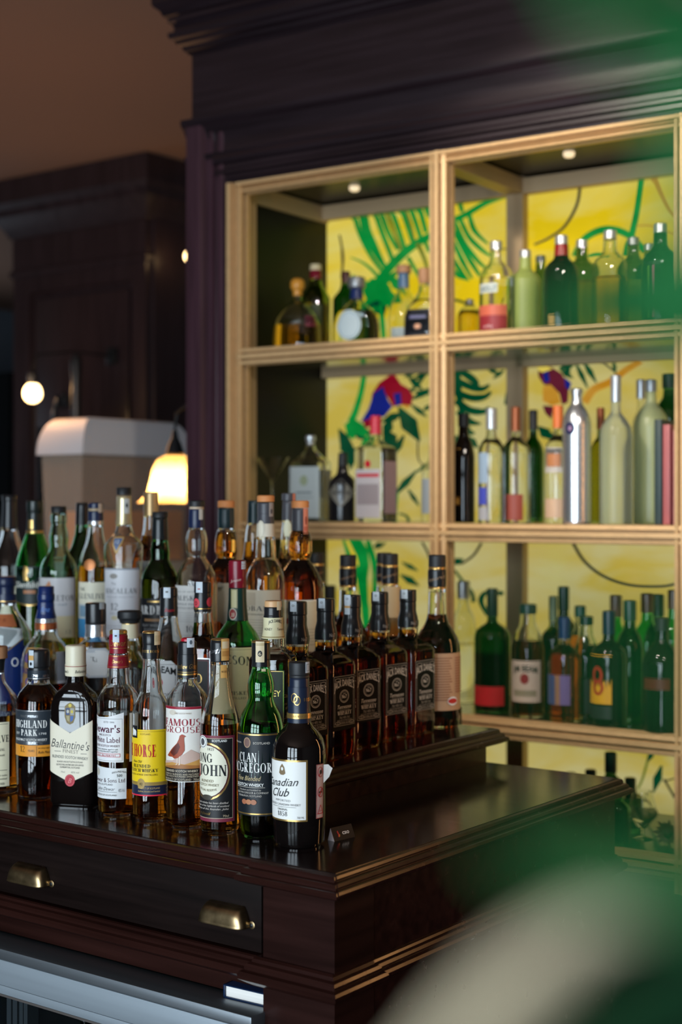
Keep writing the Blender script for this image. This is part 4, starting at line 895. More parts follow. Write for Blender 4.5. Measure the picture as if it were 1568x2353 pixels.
b.label(paper((232, 228, 220)), -50, 50, 1624, 1797, items=[('r', -50, 1624, 50, 1630, CRD), ('e', -20, 1638, 10, 6, paper((214, 204, 188))), ('t', 'FINEST SCOTCH WHISKY', 6, 1641, 3.5, 40, paper((150, 130, 110))), ('s', 'FAMOUS', 0, 1668, 16, 92, CRD, {'wt': .2}), ('s', 'GROUSE', 0, 1684, 14, 92, CRD, {'wt': .13}),
    ('p', [(-50, 1752), (-20, 1748), (0, 1738), (24, 1722), (50, 1736), (50, 1764), (-50, 1764)], paper((200, 172, 160))), ('p', [(-50, 1758), (-20, 1752), (10, 1756), (50, 1744), (50, 1766), (-50, 1766)], paper((196, 146, 78))), ('p', [(-50, 1764), (0, 1756), (50, 1760), (50, 1768), (-50, 1768)], paper((160, 104, 54))),
    ('p', bird, FGB), ('p', [(-26, 1730), (-14, 1716), (-4, 1706), (0, 1716), (-6, 1730), (-16, 1738)], FGD), ('p', [(-8, 1742), (-5, 1742), (-7, 1757), (-12, 1758), (-8, 1754)], paper((220, 200, 180))), ('p', [(-2, 1738), (1, 1737), (0, 1757), (-5, 1758), (-2, 1754)], paper((220, 200, 180))), ('e', 5, 1690, 1.4, 1.4, paper((200, 30, 30))),
    ('r', -50, 1766, 50, 1795, paper((34, 28, 26))), ('t', 'BLENDED SCOTCH WHISKY', 0, 1774, 5, 80, paper((214, 200, 176)), {'bold': .01}), ('t', 'EXPERTLY BLENDED AND MATURED', 0, 1781, 4, 84, paper((200, 186, 160))), ('t', 'FOR A RICH ROUNDED SWEETNESS', 0, 1786, 4, 84, paper((200, 186, 160))), ('t', 'PRODUCT OF SCOTLAND   700ml', 0, 1793.5, 5, 86, paper((200, 186, 160)))])

b = bottle('clear whisky bottle with oval cream label on black and wine red border', 506, 1921, 45, [(1518, 20), (1546, 21), (1572, 24), (1600, 29), (1626, 37), (1650, 43), (1672, 45), (1896, 45)], 30, GL_CLEAR, (LQ_AMBER, 1660), base_r=43)
b.cap(GOLDF, [(1467, 20.5), (1470, 21.5)], 'cap_top', knurl=1); b.cap(CAPB, [(1470, 21.5), (1518, 21.5), (1520, 20.5)])
b.label(CAPB, -40, 40, 1478, 1510, face=12, rad=21.8, name='cap_band', items=[('t', 'Long John', 0, 1498, 10, 44, SILVERF, {'shear': .4, 'tilt': .25, 'bold': -.008})])
b.strip(STRIPO, 22.2, -11, 11, 1468, 1518, face=-35, items=[('r', -9, 1474, 9, 1490, STRIPC), ('r', -9, 1496, 9, 1508, paper((180, 130, 70)))])
b.label(STRIPO, -8, 8, 1528, 1558, face=-25, name='date_stamp', stepy=6, items=[('t', 'MAY 2018', 0, 1546, 5, 12, INK)])
b.label(paper((206, 190, 150)), -20, 26, 1530, 1640, face=-14, name='back_label', off=-0.0032)
WIN = paper((122, 44, 62)); LK = paper((26, 26, 28)); BEI = paper((232, 228, 206))
b.label(WIN, -64, 60, 1690, 1888, items=[('r', -60, 1696, 54, 1880, LK), ('f', -60, 1696, 54, 1880, 1.2, paper((190, 176, 150))), ('p', ell(-8, 1772, 56, 66), GOLDF), ('p', ell(-8, 1772, 52, 62), paper((80, 30, 36))), ('p', ell(-8, 1772, 49, 59), BEI), ('e', -22, 1706, 15, 15, WHITE), ('o', -22, 1706, 13, 13, 1.2, LK), ('e', -22, 1706, 7, 8, paper((80, 80, 84))), ('t', 'SCOTLAND', 22, 1704, 5, 34, WHITE, {'bold': .02}), ('t', '1825', 2, 1724, 6, 16, paper((80, 80, 70))), ('s', 'LONG', -22, 1752, 21, 56, INK, {'wt': .2}), ('s', 'JOHN', 2, 1782, 25, 72, INK, {'wt': .2}), ('p', [(-36, 1757), (-33, 1757), (-32, 1780), (-34, 1788), (-44, 1786), (-36, 1782)], paper((190, 60, 60))), ('t', 'BLENDED', -8, 1797, 6, 34, paper((120, 112, 84))), ('t', 'SCOTCH WHISKY', -6, 1806, 6, 54, paper((120, 112, 84))), ('t', 'SPECIAL RESERVE', -8, 1815, 5, 48, paper((120, 112, 84)), {'bend': -3}), ('e', -8, 1832, 14, 6, paper((70, 64, 56))),
    ('t', 'this scotch whisky has been distilled', -4, 1846, 4.6, 92, paper((210, 200, 190)), {'shear': .35}), ('t', 'in the heart of the highlands of scotland', -4, 1853, 4.6, 96, paper((210, 200, 190)), {'shear': .35}), ('t', 'traditions of the founder, John', -4, 1860, 4.6, 92, paper((210, 200, 190)), {'shear': .35}), ('t', 'J. McDonald', -16, 1872, 6, 36, GOLDF, {'shear': .4}), ('t', '70cl', 36, 1876, 5, 13, paper((200, 180, 150)))])

b = bottle('green glass whisky bottle with pinched neck and black label', 600, 1933, 53, [(1528, 20), (1540, 22), (1558, 28), (1574, 31), (1588, 31), (1602, 29.5), (1616, 33), (1640, 45), (1664, 52), (1684, 54), (1870, 52), (1910, 47)], 33, GL_GREEN, (clear_mat('whisky_in_green', (0.5, 0.3, 0.08)), 1690), base_r=42)
b.cap(GOLDF, [(1472, 20.5), (1476, 21.5)], 'cap_top', knurl=1); b.cap(CAPB, [(1476, 21.5), (1514, 21.5), (1516, 20.8), (1530, 22)])
b.strip(STRIPC, 22.2, -10, 10, 1474, 1522, face=6, items=[('e', 0, 1502, 5, 7, INK), ('t', '6', 0, 1506, 7, 6, STRIPC), ('r', -9, 1478, 9, 1484, paper((190, 170, 130)))])
LB = paper((22, 28, 34)); GRYT = paper((196, 190, 180))
b.label(LB, -72, 72, 1684, 1874, items=[('r', -72, 1686, 72, 1689, GOLDF), ('r', -72, 1868, 72, 1871, GOLDF), ('e', -2, 1706, 9, 12, paper((120, 92, 84))), ('o', -2, 1706, 9, 12, 2, paper((170, 140, 110))), ('t', 'SCOTLAND', 32, 1709, 5, 38, GRYT, {'bold': .01}), ('t', 'BORN IN', -34, 1709, 4, 28, GRYT), ('s', 'CLAN', -2, 1750, 21, 46, WHITE, {'wt': .19}), ('s', 'MACGREGOR', -6, 1774, 22, 124, WHITE, {'wt': .19}), ('t', 'Fine Blended', 0, 1793, 11, 62, paper((206, 186, 140)), {'shear': .4, 'bold': -.004}), ('t', 'SCOTCH WHISKY', 0, 1806, 7, 74, WHITE, {'bold': .02}), ('r', -38, 1808, 40, 1809, GRYT), ('t', 'blended and bottled by', 4, 1816, 4, 54, GRYT), ('t', 'ALEX MACGREGOR & COMPANY', 6, 1823, 4.6, 84, GRYT), ('t', 'EDINBURGH, SCOTLAND', 2, 1830, 4.4, 60, GRYT), ('e', -10, 1842, 7, 6, paper((170, 106, 76))), ('e', 2, 1842, 7, 6, paper((180, 120, 84))), ('e', 14, 1842, 7, 6, paper((170, 110, 80)))])
b.label(paper((200, 190, 150)), -5, 5, 1537, 1543, face=-16, name='neck_stamp', stepy=4)

b = bottle('near-black whisky bottle with white script label and long foil neck', 688, 1954, 62, [(1638, 26.5), (1656, 27), (1668, 33), (1682, 46), (1698, 56), (1716, 61), (1740, 62), (1860, 61), (1930, 58)], 38, GL_BLACK, None, hollow=False, base_r=50)
b.cap(CAPM, [(1520, 23.5), (1526, 24.5), (1548, 24.5), (1551, 23), (1556, 24)]); b.cap(NAVYF, [(1556, 23), (1600, 24), (1640, 26.5), (1660, 27.6)], 'neck_foil')
b.label(NAVYF, -40, 40, 1580, 1630, face=18, rad=25.6, name='neck_print', items=[('o', -4, 1604, 8, 11, 2, GOLDF), ('o', 3, 1610, 8, 11, 2, GOLDF), ('t', '1858', 30, 1612, 8, 22, GOLDF)])
b.label(GOLDF, -44, 44, 1640, 1652, face=20, rad=27.9, name='neck_band', items=[('s', 'CANADIAN WHISKY', 0, 1649, 5, 60, paper((120, 90, 50)))])
b.strip(STRIPW, 24.9, -7, 7, 1521, 1546, face=-50, items=[('f', -5, 1526, 5, 1542, 1, paper((120, 130, 130)))])
b.label(GOLDF, -62, 60, 1745, 1886, items=[('r', -60, 1749, 56, 1882, WHITE), ('p', [(-9, 1776), (-6, 1762), (0, 1754), (6, 1762), (9, 1776), (4, 1780), (-4, 1780)], paper((130, 112, 84))), ('e', 0, 1766, 3, 4, WHITE), ('t', 'Canadian', -8, 1806, 18, 94, INK, {'shear': .42, 'bold': .004, 'tilt': .06}), ('t', 'Club', -8, 1830, 19, 52, INK, {'shear': .42, 'bold': .004, 'tilt': .06}), ('t', 'IMPORTED', 0, 1841, 5, 42, paper((120, 120, 122)), {'space': 1.1}), ('t', 'BLENDED CANADIAN WHISKY', 0, 1850, 5, 88, paper((110, 110, 112))), ('r', -34, 1853, 34, 1853.6, INK), ('t', 'ORIGINAL', 0, 1861, 4.4, 28, INK), ('s', '1858', 0, 1874, 10.5, 26, INK), ('t', '700 ML', 44, 1879, 5, 16, paper((110, 110, 112)))])
b.label(paper((206, 176, 170)), -12, 12, 1756, 1880, face=-50, name='warning_label', items=[('f', -12, 1756, 12, 1880, 1.2, paper((170, 50, 50))), ('o', 0, 1774, 9, 12, 1.6, RED), ('p', [(-6, 1782), (-4, 1784), (6, 1767), (4, 1765)], RED), ('e', 1, 1774, 4, 5, INK), ('o', 0, 1820, 9, 12, 1.6, RED), ('r', -5, 1818, 5, 1822, INK), ('p', [(-6, 1828), (-4, 1830), (6, 1813), (4, 1811)], RED), ('p', [(-10, 1870), (10, 1870), (0, 1848)], RED), ('p', [(-7, 1868), (7, 1868), (0, 1852)], paper((206, 176, 170))), ('t', '18+', 0, 1866, 6, 8, RED)])
pg = MB(); rr = 62.5 * b.k
def _pt(a, h, o): return (math.cos(a) * (rr + o), math.sin(a) * (rr + o), h)
a0 = b.cam + R(62); hA, hB = (b.ybase - 1752) * b.k, (b.ybase - 1794) * b.k
pg.add([_pt(a0, hA, 0), _pt(a0, hB, 0), _pt(a0 + .16, hB + .008, .006), _pt(a0 + .22, hA - .006, .010), _pt(a0 + .12, hA, .005)], [(0, 1, 2, 3, 4)]).build('peeling_corner', WHITE, b.root, 0)

# ------------------------------------------------------------------ square black-label bottles, a row along the right edge of the step
G2 = 'row of five square black-label bottles'
ORD = ['nearest', 'second', 'middle', 'fourth', 'farthest']
BLK = mat('matt_black_label', (.004, .004, .0045), rough=.7, spec=.15); LW = paper((226, 222, 212)); LG = paper((160, 156, 148))
def jd_art(cx0, y):
    """y: picture row of the top of the front label on this bottle; art is 76 px wide, 112 tall"""
    it = [('f', -37, y + 1, 37, y + 115, 1.1, LG), ('f', -33, y + 6, 33, y + 111, .8, LG), ('t', "JACK DANIEL'S", 0, y + 34, 15, 72, LW, {'bold': .01, 'bend': 10, 'grow': .25}), ('o', 0, y + 48, 17, 15, 2.4, LG), ('o', 0, y + 48, 13, 11.5, .8, LG), ('t', 'No.7', 0, y + 52, 8, 17, LW, {'bold': .02}), ('t', 'OLD', 0, y + 43, 3.4, 8, LW), ('t', 'Tennessee', 0, y + 76, 9, 48, LW, {'shear': .35}), ('r', -18, y + 78.5, 18, y + 79.2, LG), ('s', 'WHISKEY', 0, y + 90, 9, 50, LW), ('t', '70cl 40% Vol', 0, y + 99, 6, 36, LG), ('t', 'DISTILLED AND BOTTLED BY', 0, y + 104, 3.4, 52, LG), ("t", "JACK DANIEL DISTILLERY", 0, y + 109, 3.8, 56, LG)]
    for sx in (-1, 1):
        it += [('o', sx * 24, y + 9, 9, 4, 1.2, LG), ('o', sx * 24, y + 108, 9, 4, 1.2, LG)]
    return it
for i, (cx, yt) in enumerate(((684, 1382), (749, 1375), (809, 1367), (873, 1360), (938, 1355))):
    dt = CAMZ - Z2 - 0.260; d = dt * F / (yt - PY); p = at_d(cx, PY, d); p.z = Z2
    k = d / F; S = lambda y: yt + (y - 1375) / (k / 0.000745)          # rows measured on the second bottle
    rr = 1 / (k / 0.000745)
    cam_a = math.degrees(math.atan2(-p.y, -p.x)); face = cam_a - (-4 + 3 * math.sin(i * 2.1))
    b = Bottle('whisky_bottle', 'square dark whiskey bottle with black and white label, %s of the row of five' % ORD[i], cx, p,
               [(S(1452), 23 * rr), (S(1466), 24.5 * rr), (S(1480), 23.5 * rr), (S(1490), 25 * rr), (S(1498), 33 * rr, .35), (S(1508), 43 * rr, .8), (S(1517), 49.5 * rr, 1), (S(1526), 51 * rr, 1), (S(1690), 51 * rr, 1)], face=face, N=9, seg=64, glass=GL_CLEAR, liquid=(LQ_DARK, S(1470)), group=G2, base_r=49 * rr)
    b.cap(CAPB, [(S(1375), 20.5 * rr), (S(1402), 20.8 * rr), (S(1404), 19.8 * rr), (S(1413), 20.2 * rr), (S(1422), 20 * rr), (S(1446), 24.5 * rr), (S(1465), 25.2 * rr)])
    b.strip(STRIPW, 21.1 * rr, -8, 8, S(1375), S(1397), face=26 if i != 2 else 30, items=[('o', 0, S(1384), 3, 2.4, 1, paper((90, 90, 90)))])
    if i == 2: b.strip(STRIPW, 21.3 * rr, -7, 7, S(1390), S(1420), face=30, items=[('r', -7, S(1400), 7, S(1405), STRIPO)])
    b.label(CAPB, -26, 26, S(1450), S(1462), face=-36, rad=25.4 * rr, name='neck_print', items=[('t', 'No.7', 0, S(1460), 8, 16, LG)])
    yl = S(1545)
    b.label(BLK, -40 * rr, 40 * rr, yl, yl + 120 * rr, items=[tuple([t[0]] + [(q * rr if n in (0,) else q) for n, q in enumerate(t[1:])]) if False else t for t in jd_art(0, yl)])
    b.label(BLK, -36 * rr, 36 * rr, S(1548), S(1668), face=face + 90, name='side_label', items=[('t', 'MELLOWED', 6, S(1580), 7, 42, LW, {'bend': 4, 'bold': .02}), ('t', 'DROP BY DROP', 6, S(1593), 4.6, 34, LW), ('t', 'SUGAR MAPLE', 6, S(1602), 5.4, 44, LW, {'bold': .02}), ('t', 'MATURED', 6, S(1625), 7, 36, LW, {'bend': 4, 'bold': .02}), ('o', 6, S(1640), 8, 8, 2, LG), ('r', 33, S(1550), 35, S(1666), paper((64, 72, 84)))])

# bottles inside the fridge, their tops just in the frame
for cx, yt, lab in ((197, 2326, 'dark bottle behind the fridge glass, left of the two'), (262, 2340, 'dark bottle behind the fridge glass, right of the two')):
    p = on_Y(cx, YF + 0.14, 0.4255)
    b = Bottle('chilled_bottle', lab, cx, p, [(yt + 14, 13), (yt + 60, 15), (yt + 90, 24), (yt + 130, 44), (yt + 160, 47), (yt + 330, 47)], glass=GL_DKGREEN, liquid=None, group='bottles in the fridge', seg=28)
    b.cap(SILVERF, [(yt, 13), (yt + 16, 14)])
# ------------------------------------------------------------------ second row, standing on the step
G3 = 'mixed bottles on the middle step'
def step2(cx, Y): return on_Y(cx, Y, Z2)
NAVB = plast((20, 40, 92), 0.3); NAVD = plast((22, 34, 66), 0.35); TEALF = plast((22, 46, 52), 0.35); GREYF = plast((66, 66, 72), 0.4)
def row2(label, cx, Y, prof, face, glass, liquid, **kw):
    return Bottle('spirit_bottle', label, cx, step2(cx, Y), prof, face=face, glass=glass, liquid=liquid, group=kw.pop('group', G3), **kw)

b = row2('clear bottle with navy cap and white label crossed by a navy ribbon', 14, 1.86, [(1384, 23), (1396, 25), (1410, 31), (1432, 46), (1455, 56), (1480, 58), (1700, 58)], 20, GL_CLEAR, (LQ_AMBER, 1500))
b.cap(NAVD, [(1325, 23), (1345, 23), (1347, 20), (1362, 19), (1384, 25)]); b.label(NAVD, -30, 30, 1366, 1384, face=10, rad=25.2, name='cap_band', items=[('r', -30, 1381, 30, 1383, GOLDF)])
b.label(paper((198, 206, 208)), poly=[(-50, 1436), (60, 1446), (62, 1470), (-10, 1520), (-50, 1520)], items=[('p', [(62, 1466), (62, 1486), (-6, 1530), (-10, 1516)], NAVB), ('p', [(62, 1466), (62, 1469), (-8, 1518), (-10, 1516)], GOLDF), ('p', [(-40, 1436), (-26, 1437), (-16, 1500), (-16, 1515), (-30, 1515)], paper((120, 40, 36))), ('r', -10, 1425, 12, 1436, paper((168, 96, 60)))])
b.label(NAVB, 0, 74, 1486, 1620, name='lower_label', items=[('o', 40, 1522, 8, 10, 2, WHITE)])
b.label(paper((170, 98, 62)), -44, 34, 1412, 1440, name='neck_label', stepy=5, items=[('t', 'RARE', -6, 1428, 6, 40, paper((90, 40, 30)))])

b = row2('round clear whisky bottle with blue foil neck and copper ring', 106, 1.85, [(1444, 25), (1456, 26), (1466, 31), (1480, 43), (1500, 53), (1525, 57), (1700, 57)], 25, GL_CLEAR, (LQ_DARK, 1566))
b.cap(NAVB, [(1347, 18), (1363, 18), (1365, 19.5), (1375, 20), (1384, 18), (1398, 19), (1420, 24)]); b.cap(SILVERF, [(1419, 24), (1430, 24.6)], 'neck_band'); b.cap(foil((196, 112, 70), .3, .7), [(1430, 24.8), (1445, 25.2)], 'copper_ring')
b.label(NAVB, -20, 20, 1385, 1412, face=5, rad=22.6, name='neck_print', items=[('t', 'fine', 0, 1406, 12, 20, paper((90, 130, 200)), {'shear': .4})])
b.label(paper((176, 178, 186)), 6, 54, 1500, 1572, face=-20, items=[('p', [(30, 1500), (40, 1500), (34, 1560), (30, 1572)], INK)])
b.label(paper((208, 160, 96)), -44, 14, 1490, 1592, name='picture_label', items=[('e', -20, 1512, 14, 12, paper((96, 76, 120))), ('e', -4, 1518, 8, 9, paper((220, 200, 170))), ('t', 'SAZERAC', -14, 1548, 11, 56, paper((60, 48, 110)), {'bold': .02}), ('e', -14, 1568, 14, 12, paper((84, 72, 130))), ('e', -14, 1568, 8, 7, paper((220, 170, 90)))])

b = row2('broad clear bourbon bottle with tall black cap and eight-sided label', 220, 1.84, [(1456, 24), (1468, 26), (1478, 36), (1492, 48), (1515, 58), (1545, 61), (1700, 61)], 0, GL_CLEAR, (LQ_AMBER, 1590), N=3.2, asp=0.6, seg=56)
b.cap(CAPB, [(1385, 23), (1388, 24), (1428, 24), (1431, 23.4), (1433, 24.6)]); b.cap(SILVERF, [(1433, 24), (1450, 23.5), (1462, 25)], 'collar')
b.strip(paper((150, 160, 166)), 24.4, -7, 7, 1385, 1400, face=-36)
b.label(paper((176, 182, 188)), poly=[(-30, 1502), (-20, 1492), (20, 1492), (30, 1502), (30, 1548), (20, 1560), (-20, 1560), (-30, 1548)], items=[('p', [(-25, 1504), (-17, 1497), (17, 1497), (25, 1504), (25, 1546), (17, 1555), (-17, 1555), (-25, 1546)], paper((206, 208, 208))), ('s', 'MERIDIAN', 0, 1524, 12, 56, INK)], face=-6)

b = row2('short cut-glass decanter bottle with black mushroom stopper', 298, 1.83, [(1466, 19), (1474, 21), (1486, 24), (1496, 23), (1510, 30), (1526, 40), (1540, 43), (1700, 43)], 10, GL_CLEAR, (LQ_AMBER, 1600))
b.cap(CAPM, [(1403, 26.5), (1406, 28), (1419, 28), (1424, 24), (1431, 22)], 'stopper'); b.cap(paper((216, 206, 176)), [(1431, 18.5), (1466, 19.5)], 'neck_band'); b.cap(GOLDF, [(1429, 19), (1433, 19)], 'gold_ring')
ft = MB()
for i in range(14):
    a = 2 * math.pi * i / 14; r0 = 44 * b.k
    ft.tube([(math.cos(a) * r0, math.sin(a) * r0, h) for h in ((b.ybase - 1600) * b.k, (b.ybase - 1545) * b.k)], 0.003, 6)
ft.build('cut_flutes', GL_CLEAR, b.root)

b = row2('clear bourbon bottle with black cap and white label with red seal', 388, 1.845, [(1412, 20), (1430, 22), (1460, 29), (1490, 38), (1512, 45), (1530, 47), (1700, 47)], 38, GL_CLEAR, (LQ_AMBER, 1640))
b.cap(CAPB, [(1350, 19), (1353, 20), (1370, 20.3), (1371, 19.6), (1380, 20), (1415, 20.6)]); b.strip(STRIPW, 20.6, -8, 8, 1350, 1374, face=12, items=[('r', -3, 1358, 3, 1362, paper((90, 90, 90)))])
b.label(CAPB, -24, 24, 1395, 1412, face=-10, rad=20.7, name='neck_print', items=[('t', 'Beam', -2, 1406, 8, 22, RED, {'shear': .4})])
JW = paper((224, 226, 226))
b.label(JW, poly=[(-50, 1530), (-20, 1518), (30, 1518), (44, 1530), (44, 1690), (-50, 1690)], face=30, items=[('t', 'JIM BEAM', 4, 1552, 15, 74, INK, {'bold': .03, 'bend': 7}), ('e', 0, 1568, 11, 12, paper((190, 36, 50))), ('o', 0, 1568, 7, 8, 1, JW), ('t', 'BOURBON', 0, 1600, 8, 60, INK), ('f', -46, 1526, 40, 1686, .8, INK)])
b.label(paper((200, 204, 206)), poly=[(-14, 1530), (6, 1518), (14, 1520), (14, 1600), (-14, 1600)], face=-50, name='side_label', items=[('t', 'N', 0, 1560, 10, 8, INK)])

b = row2('square amber brandy bottle with black cap and red medallions on the neck', 466, 1.80, [(1400, 18.5), (1425, 20), (1450, 23), (1462, 25, 0), (1472, 34, .5), (1484, 44, 1), (1500, 46, 1), (1700, 46, 1)], 20, GL_CLEAR, (LQ_DARK, 1430), N=8, seg=56)
b.cap(CAPB, [(1337, 18.5), (1341, 19.5), (1360, 19.8), (1362, 19), (1368, 19.5), (1405, 19.8)]); b.strip(STRIPW, 20.2, -8, 8, 1337, 1362, face=24, items=[('r', -3, 1352, 3, 1355, paper((170, 90, 90)))])
b.label(CAPB, -32, 32, 1374, 1402, face=0, rad=20.0, name='neck_print', items=[('e', -16, 1386, 9, 11, paper((206, 70, 80))), ('e', 18, 1384, 9, 11, paper((206, 60, 76))), ('t', 'D', -16, 1391, 9, 6, CAPB), ('r', -32, 1398, 32, 1400, GOLDF), ('p', [(-20, 1396), (-16, 1404), (-12, 1396)], GOLDF)])
b.label(paper((24, 20, 22)), -34, 34, 1512, 1660, items=[('f', -34, 1512, 34, 1660, 2, SILVERF), ('f', -30, 1517, 30, 1655, 1, paper((130, 40, 50))), ('s', 'XO', 0, 1570, 22, 30, GOLDF)])

b = row2('tall green whiskey bottle with wine red cap and cream label', 546, 1.885, [(1420, 24), (1428, 26), (1440, 34), (1455, 45), (1472, 52), (1490, 54), (1710, 54)], 20, GL_GREEN, (clear_mat('whiskey_in_green', (0.55, 0.4, 0.1)), 1480))
b.cap(WINEF, [(1287, 19), (1290, 20), (1350, 20.4)]); b.cap(plast((20, 56, 50), .35), [(1350, 20.2), (1380, 21), (1425, 25)], 'neck_foil')
for yy in (1296, 1302, 1308, 1316): b.label(WINEF, -40, 40, yy, yy + 2.4, face=0, rad=20.4, name='cap_ridge', off=.0007)
b.label(WINEF, -20, 20, 1326, 1342, face=14, rad=20.4, name='cap_print', items=[('t', 'Jameson', 0, 1337, 7, 26, paper((214, 190, 180)), {'shear': .4, 'tilt': .2})])
b.strip(STRIPW, 20.5, -6, 6, 1290, 1308, face=-42)
b.label(paper((216, 208, 160)), -8, 8, 1354, 1400, face=22, rad=21.5, name='neck_stripe', items=[('f', -7, 1355, 7, 1399, .8, paper((120, 110, 60)))])
b.label(paper((196, 190, 170)), poly=ell(0, 1411, 10, 14), face=26, rad=25, name='medallion', items=[('e', 0, 1411, 8, 11, paper((150, 50, 50))), ('t', 'JJ', 0, 1415, 7, 8, paper((226, 216, 190)))])
b.label(paper((222, 216, 158)), -66, 66, 1488, 1650, face=26, items=[('f', -62, 1492, 62, 1646, 1, paper((150, 140, 90))), ('s', 'JAMESON', 4, 1524, 20, 112, paper((24, 44, 34)), {'wt': .2, 'tilt': -.12}), ('s', 'IRISH WHISKEY', 4, 1596, 8, 100, paper((24, 44, 34))), ('t', 'TRIPLE DISTILLED', 4, 1606, 5, 80, paper((90, 90, 60)))])

b = row2('square honey liqueur bottle with black cap and cream neck label', 628, 1.752, [(1440, 22), (1458, 24.5), (1470, 27), (1484, 27), (1492, 31, .2), (1502, 42, .8), (1512, 48, 1), (1524, 49, 1), (1700, 49, 1)], 12, GL_CLEAR, (LQ_GOLD, 1500), N=8, seg=56)
b.cap(plast((214, 168, 120), .4), [(1380, 19.5), (1394, 20)], 'cap_top'); b.cap(CAPB, [(1394, 20.5), (1412, 21), (1416, 22), (1420, 21.5)]); b.strip(STRIPC, 20.8, -6, 6, 1382, 1402, face=-40)
b.label(paper((224, 216, 176)), -44, 44, 1420, 1468, face=0, name='neck_label', stepy=5, items=[('t', 'JACK DANIEL\'S', 6, 1434, 7, 34, INK, {'bend': 4, 'bold': .02}), ('t', 'HONEY', -12, 1449, 6, 20, INK), ('t', 'Tennessee', 20, 1449, 6, 22, INK, {'shear': .3}), ('r', -44, 1463, 44, 1465, paper((150, 130, 80)))])
b.label(paper((30, 28, 26)), -36, 36, 1540, 1660, items=[('f', -34, 1542, 34, 1658, 1, GOLDF), ('t', 'HONEY', 0, 1600, 14, 54, GOLDF)])

# dark rum bottles behind the square row
G4 = 'dark rum bottles with gold-banded black caps'
def rum(label, cx, yt, face, lab, Y, liquid=LQ_COLA):
    p = on_Y(cx, Y, Z2); d = depth_of(p); s = 2.717 / d
    y = lambda q: yt + (q - 1275) * s
    b = Bottle('rum_bottle', label, cx, p, [(y(1352), 20.5 * s), (y(1408), 22 * s), (y(1430), 27 * s), (y(1450), 39 * s), (y(1472), 50 * s), (y(1492), 53 * s), (y(1650), 53 * s)], face=face, glass=GL_CLEAR, liquid=(liquid, y(1412)), group=G4, base_r=49 * s)
    b.cap(CAPM, [(y(1275), 19 * s), (y(1279), 20 * s), (y(1302), 20 * s)]); b.cap(GOLDF, [(y(1302), 20.6 * s), (y(1308), 20.6 * s)], 'gold_ring'); b.cap(CAPB, [(y(1308), 20.8 * s), (y(1348), 20.8 * s)], 'neck_foil'); b.cap(GOLDF, [(y(1348), 21.2 * s), (y(1353), 21.2 * s)], 'gold_ring')
    b.label(CAPB, -30 * s, 30 * s, y(1312), y(1344), face=10, rad=21.1 * s, name='neck_print', items=[('t', 'reserva', 0, y(1334), 9 * s, 46 * s, paper((150, 120, 90)), {'shear': .4, 'tilt': .25})])
    if lab: lab(b, y, s)
    return b
def kraft(b, y, s):
    b.label(paper((196, 156, 122)), -54 * s, 54 * s, y(1502), y(1634), items=[('r', -46 * s, y(1512 + 6 * i), (-4 - (i * 7) % 9) * s, y(1514.4 + 6 * i), paper((150, 100, 76))) for i in range(17)] + [('r', 4 * s, y(1512 + 6 * i), (46 - (i * 5) % 11) * s, y(1514.4 + 6 * i), paper((170, 110, 90))) for i in range(14)] + [('e', -4 * s, y(1612), 13 * s, 10 * s, WHITE), ('e', -4 * s, y(1612), 12 * s, 6 * s, paper((196, 40, 44)))])
def cream_tall(b, y, s): b.label(paper((196, 172, 132)), -26 * s, 26 * s, y(1356), y(1480), rad=27 * s, name='back_label')
rum('dark rum bottle with kraft back label at the far end of the counter', 1005, 1275, -44, kraft, 2.30)
rum('dark rum bottle showing a plain cream paper strip behind the square row', 897, 1272, -20, cream_tall, 2.40, liquid=LQ_DARK)
rum('dark rum bottle almost hidden behind the cream strip bottle', 884, 1270, -20, None, 2.50, liquid=LQ_DARK)
rum('dark rum bottle with clear neck behind the second square bottle', 800, 1275, -20, None, 2.32, liquid=LQ_AMBER)
rum('dark rum bottle in shade beside the big amber malt bottle', 727, 1270, -20, None, 2.41)

# ------------------------------------------------------------------ tall malts on the raised step
G5 = 'tall malt whisky bottles on the raised step'
def row3(label, cx, prof, face, glass, liquid, Y=2.085, **kw):
    return Bottle('malt_bottle', label, cx, on_Y(cx, Y, Z3), prof, face=face, glass=glass, liquid=liquid, group=G5, **kw)
b = row3('clear malt bottle with long black neck at the left edge', 22, [(1212, 18), (1235, 22), (1262, 31), (1285, 40), (1305, 44), (1440, 44)], 20, GL_CLEAR, (LQ_AMBER, 1330), Y=2.14)
b.cap(CAPB, [(1137, 17), (1150, 17), (1152, 15.5), (1165, 16), (1212, 18.5)]); b.label(CREAM, -40, 40, 1345, 1440)
b = row3('green malt bottle with dark label and gold stag', 80, [(1222, 19), (1240, 25), (1265, 34), (1290, 41), (1310, 44), (1460, 44)], 16, GL_GREEN, (LQ_GOLD, 1320), Y=2.1)
b.cap(plast((26, 34, 32), .3), [(1150, 18), (1153, 19), (1175, 19), (1177, 17), (1222, 19.5)]); b.cap(GOLDF, [(1218, 19.8), (1226, 20)], 'gold_ring'); b.label(GOLDF, -6, 6, 1195, 1216, face=30, rad=19.6, name='neck_print')
b.label(paper((26, 40, 40)), poly=[(-46, 1302), (46, 1302), (46, 1382), (0, 1390), (-46, 1382)], items=[('p', [(-14, 1334), (-16, 1318), (-8, 1310), (-14, 1300), (-6, 1302), (-2, 1312), (-6, 1322), (-2, 1334)], GOLDF), ('t', 'Glenfiddich', 0, 1350, 13, 82, paper((206, 206, 196)), {'bold': .02}), ('r', -14, 1356, 14, 1364, paper((170, 110, 70))), ('p', [(-46, 1382), (0, 1390), (46, 1382), (46, 1385), (0, 1393), (-46, 1385)], GOLDF)])
